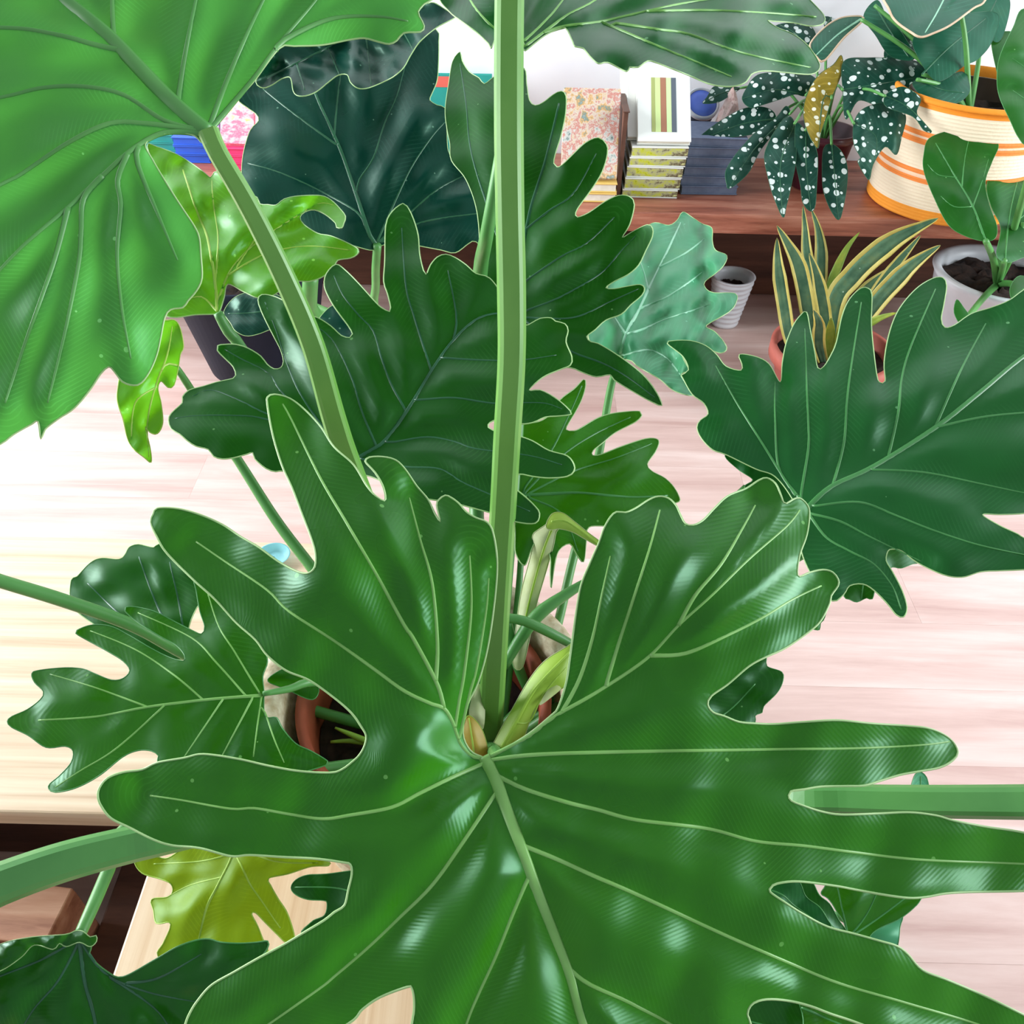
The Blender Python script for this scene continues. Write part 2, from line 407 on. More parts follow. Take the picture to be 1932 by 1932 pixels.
# two light benches in front
pa = on_z(0, 1010, BZ); pb = on_z(0, 1532, BZ)
by0, by1 = pb[1], pa[1]
ba = empty('wooden_bench', (-0.9, by0, 0), label='pale wooden bench with grain running sideways under lobed leaf', cat='bench')
bevel_box('bench_top', -2.2, -0.03, by0, by1, BZ - 0.03, BZ, M['bench_x'], ba, 0.003)
bevel_box('front_panel', -2.15, -0.06, by0 + 0.07, by0 + 0.09, 0.001, BZ - 0.031, M['brown'], ba, 0.002)
for x in (-2.1, -1.2, -0.1):
    bevel_box('leg', x, x + 0.05, by1 - 0.09, by1 - 0.03, 0.001, BZ - 0.031, M['brown'], ba, 0.002)
bxl = on_z(252, 1720, BZ)[0]
bb = empty('wooden_bench', (0, -0.2, 0), label='pale wooden bench with grain running lengthwise under lime leaf', cat='bench')
bevel_box('bench_top', bxl, 0.12, -0.75, by0 - 0.002, BZ - 0.03, BZ, M['bench_y'], bb, 0.003)
for x in (bxl + 0.02, 0.06):
    for yy in (-0.7, by0 - 0.08):
        bevel_box('leg', x, x + 0.045, yy, yy + 0.05, 0.001, BZ - 0.031, M['brown'], bb, 0.002)
# brown crate and low step left of the lengthwise bench
cr = empty('wooden_crate', (-0.72, 0.3, 0), label='reddish brown slatted wooden crate below the pale bench', cat='crate')
a_ = math.radians(-20)
def rotM(cx, cy, a): return Matrix.Translation((cx, cy, 0)) @ Matrix.Rotation(a, 4, 'Z')
_c0 = on_z(140, 1664, 0.154); _c1 = on_z(88, 1768, 0.154); _c2 = on_z(0, 1612, 0.154)
a_ = math.atan2(_c0[1] - _c1[1], _c0[0] - _c1[0]) - math.pi / 2
_o = Matrix.Rotation(a_, 2) @ Vector((0.168, 0.115)); ccx, ccy = _c0[0] - _o[0], _c0[1] - _o[1]
for i in range(3):
    bevel_box('slat', -0.17, 0.17, -0.11 + i * 0.075, -0.042 + i * 0.075, 0.142, 0.154, M['crate'], cr, 0.002, rotM(ccx, ccy, a_))
for s in (-1, 1):
    bevel_box('end_panel', s * 0.16 - 0.008, s * 0.16 + 0.008, -0.11, 0.11, 0.001, 0.141, M['crate'], cr, 0.002, rotM(ccx, ccy, a_))
    bevel_box('side_panel', -0.15, 0.15, s * 0.10 - 0.006, s * 0.10 + 0.006, 0.02, 0.138, M['crate'], cr, 0.002, rotM(ccx, ccy, a_))
stp = bevel_box('wooden_step', -0.525, bxl - 0.006, 0.05, by0 + 0.06, 0.001, 0.05, M['brown'], None, 0.003, label='dark brown low wooden step beside the crate', cat='step')

# rope planter, inner clay pot and soil
pc = on_z(800, 1302, 0.50); PX, PY, PZ = pc[0], pc[1], 0.50
PR = 0.158
prof = [(0.105, BZ + 0.001)]
nz = 13
for i in range(nz * 4 + 1):
    t = i / (nz * 4); z = BZ + 0.004 + t * (PZ - BZ - 0.016); r = 0.112 + (PR - 0.114) * t ** 0.8
    prof.append((r + 0.005 * abs(math.sin(math.pi * t * nz)), z))
for i in range(9):
    a = math.pi * i / 8 - 0.3; prof.append((PR - 0.004 + 0.013 * math.cos(a), PZ - 0.004 + 0.013 * math.sin(a)))
prof += [(PR - 0.022, PZ - 0.03), (0.10, BZ + 0.012), (0.001, BZ + 0.011)]
vv, ff = lathe_vf((PX, PY), prof, 72, rad_fn=lambda a, z: 1 + 0.006 * math.sin(a * 60 + z * 200) + 0.004 * math.sin(a * 23 + z * 77))
pot_out = mesh_obj('rope_planter', vv, ff, M['rope'], None, True, label='cream coiled rope planter around the clay pot', cat='planter')
ir = PR - 0.03
prof = [(0.085, BZ + 0.016), (0.092, BZ + 0.016), (ir - 0.008, PZ - 0.055), (ir, PZ - 0.05), (ir, PZ - 0.012), (ir - 0.004, PZ - 0.010), (ir - 0.010, PZ - 0.012), (ir - 0.013, PZ - 0.06), (0.09, BZ + 0.03), (0.001, BZ + 0.03)]
vv, ff = lathe_vf((PX, PY), prof, 64)
clay = mesh_obj('clay_pot', vv, ff, M['terra'], None, True, label='reddish terracotta pot inside the rope planter', cat='pot')
def soil_disc(parent, c, r, z, n=18, rough=0.008, name='soil'):
    vs, fs = [(c[0], c[1], z)], []
    rr = random.Random(3)
    for j in range(1, 9):
        for i in range(n * 2):
            a = math.pi * i / n; q = r * j / 8
            vs.append((c[0] + q * math.cos(a), c[1] + q * math.sin(a), z + rr.uniform(-rough, rough)))
    m_ = n * 2
    for i in range(m_): fs.append((0, 1 + i, 1 + (i + 1) % m_))
    for j in range(7):
        for i in range(m_):
            k = (i + 1) % m_
            fs.append((1 + j * m_ + i, 1 + (j + 1) * m_ + i, 1 + (j + 1) * m_ + k, 1 + j * m_ + k))
    return mesh_obj(name, vs, fs, M['soil'], parent, True)
soil_disc(clay, (PX, PY), ir - 0.016, PZ - 0.075)

# ---------------------------------------------------------------- the lobed philodendron
crown = np.array((PX + 0.045, PY - 0.02, PZ - 0.06))
ph = empty('lobed_philodendron', (PX, PY, PZ - 0.07), label='large lobed philodendron with glossy green leaves in rope planter', cat='plant')
cp = (915, 1395, 0.86)

# front leaf
A_out = """873,1383 882,1330 902,1287 920,1222 933,1135 938,1062 931,1008 920,986 898,977 880,966 866,950 851,939 840,935 828,943 824,954 831,984 821,970 808,943 786,917 764,885 746,868 721,862 697,863 689,870 696,879 708,892 721,914 727,935 725,945 710,937 692,917 667,877 630,843 605,805 576,774 547,752 518,744 505,749 504,760 509,794 518,834 533,881 551,921 569,968 587,1015 595,1044 594,1070 580,1082 558,1077 525,1059 489,1033 453,1012 420,990 380,972 337,960 297,959 289,970 284,986 297,1015 315,1044 366,1095 406,1131 446,1175 482,1207 504,1236 540,1265 583,1283 630,1316 663,1345 681,1370 691,1388 688,1407 678,1425 663,1439 645,1452 623,1458 565,1455 507,1445 449,1432 384,1423 348,1430 297,1439 268,1452 232,1457 203,1468 188,1486 185,1504 192,1522 210,1544 246,1562 290,1584 326,1595 377,1600 435,1615 471,1613 536,1617 594,1620 648,1627 661,1631 664,1649 657,1680 650,1708 631,1721 612,1736 576,1758 536,1782 489,1807 442,1834 399,1859 373,1888 359,1910 350,1932 340,1975 360,2010 430,2020 540,1990 656,1932 684,1904 718,1881 768,1862 777,1864 781,1882 781,1907 777,1932 765,2020 790,2120 850,2200 960,2260 1100,2290 1240,2270 1360,2210 1430,2120 1436,2020 1416,1932 1410,1913 1416,1897 1431,1888 1456,1885 1493,1889 1531,1899 1568,1913 1621,1931 1760,1985 1900,2030 2010,2030 2040,1990 2000,1950 1932,1915 1860,1880 1790,1850 1740,1830 1712,1800 1692,1785 1662,1776 1612,1762 1560,1748 1511,1722 1480,1702 1453,1683 1455,1674 1466,1667 1506,1663 1574,1671 1612,1678 1667,1688 1714,1694 1748,1692 1782,1686 1829,1683 1932,1681 2040,1675 2085,1640 2050,1600 1932,1571 1860,1560 1798,1548 1767,1539 1717,1533 1658,1535 1587,1537 1549,1531 1518,1521 1493,1511 1488,1501 1492,1493 1518,1489 1549,1484 1596,1483 1630,1482 1661,1473 1698,1462 1730,1456 1773,1448 1798,1434 1807,1419 1798,1400 1779,1385 1751,1374 1717,1370 1643,1365 1580,1359 1518,1362 1462,1366 1425,1365 1394,1362 1366,1351 1345,1344 1335,1329 1342,1313 1373,1291 1413,1257 1444,1240 1481,1223 1522,1195 1547,1173 1565,1139 1568,1124 1581,1105 1581,1093 1571,1080 1553,1075 1528,1080 1508,1088 1504,1077 1509,1046 1522,1009 1527,971 1523,953 1509,940 1497,942 1484,950 1478,948 1472,931 1463,912 1447,902 1432,906 1407,922 1373,936 1348,959 1326,982 1307,991 1293,988 1283,970 1275,953 1261,940 1242,937 1224,943 1199,959 1180,967 1163,966 1152,975 1140,996 1130,1024 1112,1065 1096,1105 1087,1155 1081,1198 1075,1242 1068,1288 1053,1335 1040,1350 1000,1383 960,1408 921,1428 906,1427 886,1415"""
A_v = ["912,1428 938,1479 966,1556 994,1631 1019,1696 1047,1767 1075,1842 1100,1932 1150,2080 1180,2220",
 "918,1431 960,1410 1000,1388 1047,1352 1124,1307 1217,1245 1280,1180 1342,1124 1413,1055 1484,993 1509,962",
 "1062,1341 1093,1282 1118,1204 1137,1117 1152,1049", "1146,1282 1168,1211 1193,1136 1224,1040 1245,962",
 "1280,1180 1311,1124 1360,1065 1398,1002 1425,953", "1236,1237 1295,1232 1373,1198 1435,1167 1497,1130 1550,1105",
 "920,1436 1000,1425 1155,1419 1466,1414 1611,1412 1736,1406 1792,1399",
 "934,1462 988,1488 1066,1513 1128,1528 1200,1547 1332,1563 1425,1587 1518,1596 1611,1608 1736,1622 1932,1630 2040,1638",
 "988,1596 1050,1621 1128,1656 1200,1687 1332,1748 1394,1776 1487,1816 1580,1854 1705,1891 1860,1938 1990,1995",
 "1072,1826 1112,1857 1200,1898 1300,1960 1380,2080",
 "910,1432 886,1425 866,1400 853,1362 837,1336 816,1329 765,1305 708,1264 635,1212 545,1153 504,1113 424,1059 370,1022",
 "835,1326 822,1285 778,1202 764,1182 714,1091 656,990 605,903 551,794 533,762", "822,1285 825,1215 815,1099 793,1019 772,939",
 "858,1368 866,1320 876,1266 889,1150 886,1048", "866,1390 885,1310 899,1259 917,1153 922,1091",
 "915,1440 855,1466 791,1497 739,1523 661,1538 609,1545 545,1536 480,1525 435,1526 344,1510 283,1501",
 "929,1507 879,1581 817,1668 755,1730 693,1789 631,1842 600,1867 480,1950 400,1990",
 "991,1668 966,1727 935,1805 904,1873 880,1932 830,2080"]
def A_extra(q):
    x, y = q[:, 0], q[:, 1]
    # the two basal lobes rise as cupped fans, the tips sag
    u = 0.030 * np.exp(-(((x - 1290) / 190) ** 2 + ((y - 1090) / 150) ** 2)) + 0.022 * np.exp(-(((x - 640) / 200) ** 2 + ((y - 1060) / 160) ** 2))
    s = -0.018 * np.exp(-((x - 925) / 90) ** 2 - ((y - 1440) / 110) ** 2)
    return u + s
build_leaf(ph, A_out, A_v, 0.52, (0.06, 0.40, 0.91), M['A'], (912, 1430), step=12, quilt=0.015, wq=46, edge=0.006, we=40, droop=0.30,
           wave=0.004, wl=260, margin=0.0007, vmat='vein_lt', seed=3, midw=(27, 12), vw=(9, 3), extra=A_extra)

# upper left leaf seen from below
B_out = """404,241 440,197 479,153 527,91 555,87 607,85 659,75 687,72 711,78 734,83 749,76 762,62 793,60 800,49 791,31 789,22 800,8 822,-10 830,-70 760,-160 500,-260 200,-300 -100,-250 -300,-100 -350,200 -300,500 -170,760 -60,860 0,838 25,820 60,800 72,795 77,828 85,810 110,790 140,770 170,735 190,705 205,692 215,700 231,720 252,727 267,722 283,700 296,669 303,638 311,599 322,584 345,580 355,567 371,548 381,524 379,483 376,449 366,426 342,390 314,346 288,302 274,272 298,255 334,250 367,256 383,270 396,258"""
B_v = ["393,250 383,243 323,191 259,124 207,70 155,26 124,0 20,-100 -100,-200", "385,247 311,228 233,179 155,163 78,166 0,184 -200,220",
 "228,95 181,85 104,65 0,52 -250,60", "380,249 330,240 272,233 207,233 129,269 39,329 0,349 -200,450",
 "385,254 340,249 298,254 246,285 194,331 129,391 65,445 16,492 -120,640", "194,331 158,375 153,440 148,500 120,640 90,760",
 "240,292 222,340 228,388 221,483 231,586 247,677", "262,275 260,310 304,418 335,491", "129,391 100,500 50,640 10,760",
 "215,75 212,0 215,-120", "335,200 347,116 370,0 400,-120", "396,238 427,155 466,65 497,0 540,-90",
 "398,243 440,194 480,146 529,80 594,3 640,-60", "520,94 537,75 607,41 659,31 724,32 770,40"]
build_leaf(ph, B_out, B_v, 0.56, (0.12, 0.10, 0.98), M['B'], (393, 250), step=14, quilt=-0.007, wq=30, edge=0.004, droop=0.12, wave=0.006, wl=300,
           vmat='petiole_md', seed=5, midw=(32, 18), vw=(11, 3), margin=0.0006)

# dark central leaf
C_out = """538,889 520,890 502,884 481,866 477,854 466,857 440,864 419,866 403,861 393,848 370,842 354,832 339,819 323,809 318,793 323,780 344,760 344,749 357,736 383,729 409,721 440,714 445,708 440,692 422,674 410,661 411,652 424,650 445,650 468,657 492,672 504,687 517,696 530,694 535,682 530,661 520,641 504,610 492,584 487,566 494,556 520,560 548,575 574,594 598,599 624,615 644,633 660,637 665,630 657,615 639,591 624,568 612,540 616,516 634,499 652,510 678,536 704,565 719,580 735,588 737,580 731,554 724,531 726,492 728,425 740,399 760,384 768,389 779,410 789,443 792,479 799,510 804,518 812,500 825,485 841,480 859,486 880,500 898,516 924,525 950,560 975,600 991,614 1004,609 1019,601 1040,600 1048,606 1066,611 1072,624 1068,645 1079,673 1076,689 1055,698 1024,712 998,736 1019,736 1045,749 1068,767 1078,781 1055,785 1029,787 1006,797 980,800 940,792 921,801 930,812 979,823 1005,832 1036,850 1070,860 1083,876 1083,889 1070,899 1036,902 1005,899 979,895 960,908 974,923 992,938 1010,956 1018,969 1010,987 975,985 940,972 890,958 850,948 790,938 735,915 690,897 640,900 590,905"""
C_v = ["640,885 700,850 729,829 775,765 815,699 856,642 905,600 960,590", "813,697 797,648 781,596 766,541 758,430", "764,772 737,723 719,673 704,624 678,596 647,557 630,520",
 "709,839 683,777 665,717 639,661 616,630 570,600", "856,640 861,596 845,510", "600,830 502,791 429,784 362,785 330,790", "600,815 502,780 455,757 398,736 360,750",
 "640,830 538,747 507,705 455,677 424,659", "841,676 911,680 980,680 1050,670", "802,754 859,751 931,761 985,760 1029,761 1060,772",
 "745,834 807,825 859,834 898,847 1000,860 1060,877", "700,870 764,881 830,885 873,910 930,935 1000,965", "620,820 560,730 520,620 500,570"]
build_leaf(ph, C_out, C_v, 0.84, (-0.05, 0.45, 0.89), M['C'], (760, 750), step=13, quilt=0.013, wq=30, edge=0.006, fold=0.12, droop=0.15, wave=0.005, wl=200,
           vmat='vein_dk', mmat='margin_dk', seed=8, midw=(9, 5), vw=(5, 2), margin=0.0006)

# deep green leaf right behind the tall petiole
E_out = """852,303 849,272 844,246 840,207 847,155 854,116 868,98 872,114 885,135 904,147 914,158 932,145 960,130 989,129 994,160 999,189 1010,199 1025,193 1043,179 1059,172 1068,181 1067,215 1059,254 1048,290 1045,308 1051,315 1061,311 1080,292 1105,269 1129,260 1144,272 1146,290 1136,324 1116,357 1090,393 1086,406 1090,410 1111,401 1142,380 1167,369 1188,371 1197,386 1188,424 1174,448 1192,438 1221,424 1231,430 1231,446 1218,474 1205,500 1185,518 1159,531 1143,543 1159,545 1185,540 1208,537 1216,544 1211,557 1190,575 1172,593 1143,604 1123,622 1107,635 1115,645 1128,648 1159,666 1192,689 1218,712 1239,741 1249,765 1231,759 1198,741 1159,717 1151,707 1125,711 1097,702 1076,694 1020,690 960,670 915,640 900,560 905,480 900,400 880,340"""
E_v = ["985,600 985,500 1000,400 1030,300 1055,195", "975,600 991,588 1055,562 1133,516 1169,477 1205,440", "980,540 1055,487 1107,459 1159,410", "985,440 1035,399 1081,366 1125,290",
 "990,605 1071,660 1133,684 1185,712 1235,750", "990,600 1080,600 1150,570 1205,545", "975,560 930,420 890,290 880,200 868,120"]
build_leaf(ph, E_out, E_v, 0.98, (-0.18, 0.40, 0.90), M['E'], (985, 560), step=13, quilt=0.012, wq=28, edge=0.006, droop=0.1, wave=0.006, wl=180, vmat='vein_dk', mmat='margin_dk', seed=11, midw=(9, 4), vw=(6, 2))

F_out = """1110,635 1115,600 1140,560 1160,500 1185,450 1215,430 1236,420 1262,425 1278,415 1288,400 1306,410 1324,422 1343,430 1344,454 1350,472 1371,482 1366,500 1350,516 1330,531 1330,542 1345,552 1387,554 1389,570 1376,588 1340,609 1332,617 1350,627 1371,655 1361,666 1340,660 1314,650 1290,655 1288,674 1300,699 1286,705 1293,723 1308,746 1273,738 1244,715 1216,699 1200,689 1192,681 1174,676 1148,663 1120,650"""
F_v = ["1172,668 1182,632 1205,583 1223,547 1244,505 1265,461 1285,420", "1182,632 1159,598 1150,580", "1184,630 1211,622 1262,601 1340,575", "1223,547 1211,505 1200,470", "1178,671 1223,661 1262,680 1295,725", "1205,583 1260,560 1330,510", "1244,505 1290,480 1330,450"]
build_leaf(ph, F_out, F_v, 1.08, (0.05, 0.75, 0.66), M['F'], (1172, 668), step=9, quilt=0.016, wq=22, edge=0.008, we=20, wave=0.012, wl=90, vmat='vein_mint', seed=4, midw=(9, 3), vw=(6, 2), fold=0.15)

G_out = """974,827 970,800 982,790 1003,798 1031,788 1057,754 1083,734 1101,716 1105,726 1098,752 1085,778 1073,798 1068,811 1083,813 1098,806 1129,788 1161,779 1207,776 1211,783 1199,796 1161,816 1135,837 1119,850 1118,859 1135,857 1173,842 1217,828 1238,828 1243,835 1236,853 1221,876 1230,889 1254,902 1272,920 1283,943 1274,949 1240,965 1180,985 1145,992 1111,995 1106,1023 1101,1060 1088,1047 1075,1026 1054,1039 1046,1070 1040,1109 1038,1083 1037,1047 1015,1020 1003,1036 990,1067 973,1044 972,1005 966,930"""
G_v = ["985,935 1080,930 1150,935 1200,938 1260,935", "995,925 1060,860 1120,820 1190,787", "1000,930 1080,890 1160,865 1230,837", "990,920 1040,850 1070,790 1098,728", "1000,940 1060,970 1090,1040"]
build_leaf(ph, G_out, G_v, 0.93, (0.1, 0.5, 0.86), M['G'], (985, 935), step=11, quilt=0.008, wq=26, edge=0.006, droop=0.2, wave=0.005, wl=150, vmat='vein_md', mmat='margin_dk', seed=2, midw=(7, 3), vw=(5, 2))

H_out = """1494,940 1462,899 1426,885 1370,858 1345,849 1324,828 1315,807 1321,793 1336,781 1328,761 1306,744 1289,715 1285,708 1299,698 1289,673 1259,648 1271,643 1303,643 1331,652 1352,669 1370,691 1398,699 1400,687 1395,669 1426,673 1451,687 1472,721 1476,684 1483,648 1497,613 1511,594 1522,589 1529,624 1536,659 1543,694 1554,692 1568,669 1578,645 1589,595 1603,564 1624,544 1638,544 1645,556 1644,606 1647,648 1654,705 1659,721 1670,719 1668,684 1677,631 1695,585 1727,546 1758,526 1779,524 1786,539 1781,574 1776,602 1783,618 1801,613 1832,592 1868,581 1903,567 1932,546 2000,500 2080,520 2120,620 2130,760 2100,900 2000,960 1932,969 1885,971 1854,971 1885,991 1921,1008 1932,1015 1990,1040 1990,1070 1932,1075 1885,1077 1850,1079 1815,1089 1779,1084 1730,1061 1702,1040 1684,1036 1675,1040 1672,1058 1684,1079 1702,1114 1711,1146 1705,1164 1691,1160 1674,1139 1649,1114 1628,1102 1603,1105 1592,1121 1571,1134 1540,1100 1512,1040 1515,990"""
H_v = ["1522,962 1568,920 1649,881 1765,807 1850,740 1932,673 2060,590", "1511,942 1525,846 1525,800 1522,729 1518,620", "1571,917 1592,835 1598,754 1607,684 1625,570", "1677,857 1695,775 1702,712 1719,652 1765,545",
 "1765,804 1790,747 1822,680 1860,610", "1500,930 1469,881 1462,782 1462,720", "1500,935 1440,840 1390,760 1350,690", "1765,807 1850,788 1932,779 2080,770", "1649,887 1744,892 1850,913 1932,930 2000,940",
 "1540,955 1621,948 1691,973 1762,1001 1850,1029 1950,1050", "1529,969 1585,984 1645,1015 1740,1060", "1530,975 1560,1015 1603,1040 1649,1065 1684,1107 1700,1150"]
build_leaf(ph, H_out, H_v, 0.74, (-0.10, 0.55, 0.83), M['H'], (1525, 960), step=12, quilt=0.009, wq=38, edge=0.008, we=36, fold=0.06, droop=0.15, wave=0.006, wl=250, vmat='vein_md', seed=6, midw=(13, 7), vw=(6, 2), margin=0.0005)

I_out = """498,1305 496,1276 504,1240 470,1190 420,1130 372,1075 366,1095 370,1113 377,1153 386,1182 380,1196 362,1189 326,1171 290,1153 254,1145 237,1146 236,1153 261,1175 301,1200 333,1218 348,1236 346,1247 319,1240 283,1222 246,1200 210,1182 174,1179 145,1189 143,1195 163,1207 203,1229 232,1247 245,1265 232,1280 210,1283 181,1272 156,1262 120,1260 72,1265 60,1271 65,1287 82,1305 76,1320 51,1339 22,1352 14,1361 22,1372 54,1388 87,1410 123,1408 138,1417 134,1439 112,1464 94,1479 92,1488 105,1495 145,1486 188,1463 232,1428 261,1416 286,1417 299,1426 297,1440 320,1462 400,1485 500,1478 580,1455 616,1443 618,1436 587,1417 558,1403 533,1374 522,1354 504,1354 498,1341"""
I_v = ["496,1312 384,1321 279,1334 181,1352 72,1359", "384,1321 326,1272 254,1225 170,1190", "464,1313 409,1251 362,1204 260,1156", "489,1307 442,1229 413,1182 392,1120", "279,1334 181,1298 94,1272", "301,1340 217,1414 152,1454 105,1485", "417,1325 348,1428", "475,1320 424,1417 400,1460", "492,1320 478,1428", "500,1345 518,1396 536,1439"]
build_leaf(ph, I_out, I_v, 0.72, (0.05, 0.55, 0.83), M['I'], (496, 1312), step=11, quilt=0.005, wq=26, edge=0.005, we=24, droop=0.25, wave=0.004, wl=180, vmat='vein_lt', mmat='vein_md', seed=9, midw=(7, 3), vw=(4, 2), margin=0.0005)

J_out = """134,1095 145,1088 170,1062 192,1053 225,1055 237,1044 243,1033 261,1027 290,1033 301,1026 345,1040 380,1080 390,1120 372,1146 359,1175 352,1210 348,1243 300,1238 240,1215 180,1180 136,1142"""
build_leaf(ph, J_out, ["350,1240 300,1150 262,1050", "350,1236 340,1150 320,1060", "348,1240 240,1170 165,1100"], 0.93, (0.0, 0.55, 0.83), M['C'], (345, 1235), step=10, quilt=0.008, wq=24, edge=0.008, wave=0.005, wl=120,
           vmat='vein_dk', mmat='margin_dk', seed=14, midw=(6, 2), vw=(5, 2))
K_out = """255,1624 268,1647 301,1658 322,1667 326,1682 315,1693 286,1697 290,1718 295,1742 319,1740 321,1751 308,1780 298,1803 340,1830 420,1850 500,1815 505,1791 496,1772 486,1747 475,1725 482,1722 500,1740 525,1765 540,1778 556,1772 543,1725 525,1696 511,1671 507,1657 543,1649 587,1635 620,1633 616,1622 560,1590 480,1560 400,1570 348,1595 333,1609 312,1620 286,1615"""
build_leaf(ph, K_out, ["445,1590 435,1624 409,1675 388,1718 370,1800", "453,1628 471,1667 489,1693 529,1751", "440,1610 380,1625 290,1630", "450,1600 520,1625 600,1628", "420,1655 360,1670 320,1690"], 0.82, (-0.1, 0.4, 0.91), M['K'], (445, 1600), step=10,
           quilt=0.007, wq=24, edge=0.005, wave=0.006, wl=130, vmat='vein_lime', mmat='vein_lime', seed=15, midw=(7, 3), vw=(4, 2), fold=-0.2)
L_out = """-60,1800 0,1786 54,1774 123,1766 141,1757 156,1758 165,1769 172,1787 170,1805 203,1834 232,1843 290,1812 333,1787 370,1774 395,1772 417,1778 453,1780 486,1778 505,1776 504,1791 482,1816 440,1850 410,1900 390,1960 330,2030 200,2070 0,2070 -150,2000 -200,1900"""
build_leaf(ph, L_out, ["150,1772 160,1850 180,1932 190,2040", "150,1775 110,1850 60,1910 10,2000", "152,1775 200,1838 280,1872 370,1890", "205,1842 300,1910 340,1990", "240,1855 300,1845 380,1800", "145,1772 80,1810 -20,1850 -120,1900"], 0.62, (0.0, 0.15, 0.98), M['C'], (150, 1770),
           step=12, quilt=0.012, wq=34, edge=0.006, wave=0.007, wl=190, vmat='vein_dk', mmat='vein_md', seed=17, midw=(9, 4), vw=(6, 2), droop=0.3)
L2_out = """-60,1815 0,1782 54,1769 123,1763 141,1757 156,1757 170,1768 181,1765 182,1776 170,1786 150,1778 125,1786 112,1780 100,1791 65,1783 40,1806 0,1832 -60,1850"""
build_leaf(ph, L2_out, [], 0.612, (0.0, 0.6, 0.8), M['I'], (60, 1790), step=8, quilt=0, edge=0.002, we=10, wave=0.003, wl=50, margin=0.0004, seed=2)

O_out = """278,276 296,277 329,289 355,304 381,322 397,335 404,325 415,325 440,340 469,366 485,372 491,385 505,386 521,387 536,376 562,370 604,369 624,377 640,392 652,408 649,421 645,430 635,429 633,421 614,405 593,396 575,400 566,410 573,423 599,440 624,445 653,457 676,470 674,480 661,487 637,491 630,504 609,522 583,531 555,532 513,558 487,562 459,550 430,536 423,561 416,584 411,591 402,593 368,594 329,599 310,590 300,540 298,480 310,420 305,350"""
O_v = ["411,588 404,522 392,450 372,400 345,320", "408,580 430,520 470,470 540,420 600,385 630,388", "430,520 500,480 580,465 660,472", "406,530 412,450 402,380 400,340", "408,586 380,560 340,570", "450,500 490,430 480,380"]
build_leaf(ph, O_out, O_v, 0.92, (-0.1, 0.45, 0.88), M['O'], (411, 588), step=10, quilt=0.012, wq=24, edge=0.008, we=22, wave=0.009, wl=120, vmat='vein_lime', mmat='margin', seed=21, midw=(7, 3), vw=(5, 2))
P_out = """230,690 245,640 290,600 309,605 329,604 340,620 346,654 340,669 336,695 328,727 317,731 304,719 298,733 304,762 307,798 297,818 283,816 274,805 283,845 285,872 272,863 250,845 240,825 232,790 222,760 222,735"""
build_leaf(ph, P_out, ["335,690 310,690 290,740 278,800 281,862", "305,700 318,660 325,615", "295,730 255,760 248,830"], 0.86, (0.3, 0.25, 0.92), M['O'], (330, 690), step=9, quilt=0.006, wq=20, edge=0.005, we=18, wave=0.005, wl=90, vmat='vein_lime', mmat='vein_lime', seed=22, midw=(5, 2), vw=(4, 2))
T_out = """826,-10 847,21 865,36 898,60 922,83 927,91 936,70 950,62 968,70 985,92 991,96 1007,83 1028,67 1048,57 1067,53 1080,78 1085,88 1100,91 1113,106 1129,120 1147,118 1182,135 1188,127 1204,127 1222,115 1240,119 1266,129 1299,142 1334,157 1363,163 1390,162 1408,154 1417,141 1431,135 1452,134 1484,137 1530,140 1546,129 1543,114 1523,85 1497,65 1466,52 1448,39 1458,40 1497,43 1528,49 1548,47 1556,40 1554,28 1536,8 1520,-10 1480,-70 1300,-160 1100,-200 900,-180 820,-90"""
T_v = ["965,72 980,10 1000,-60 1020,-170", "985,80 1033,36 1059,5 1110,-60", "990,88 1028,60 1072,28 1124,0 1200,-60", "1028,62 1067,50 1136,41 1214,23 1299,5 1420,-10 1500,-15", "1136,43 1188,65 1266,98 1299,111 1380,145", "1162,45 1240,56 1299,65 1400,100 1530,128", "1220,22 1330,20 1450,25 1540,32", "945,65 900,20 860,-50"]
def T_extra(q):
    x = q[:, 0]; return -0.03 * np.clip((x - 1180) / 370, 0, 1) ** 2
build_leaf(ph, T_out, T_v, 0.78, (0.05, 0.62, 0.78), M['T'], (965, 72), step=12, quilt=0.010, wq=28, edge=0.006, we=26, wave=0.006, wl=160, vmat='vein_lt', mmat='margin', seed=24, midw=(10, 5), vw=(7, 3), extra=T_extra)

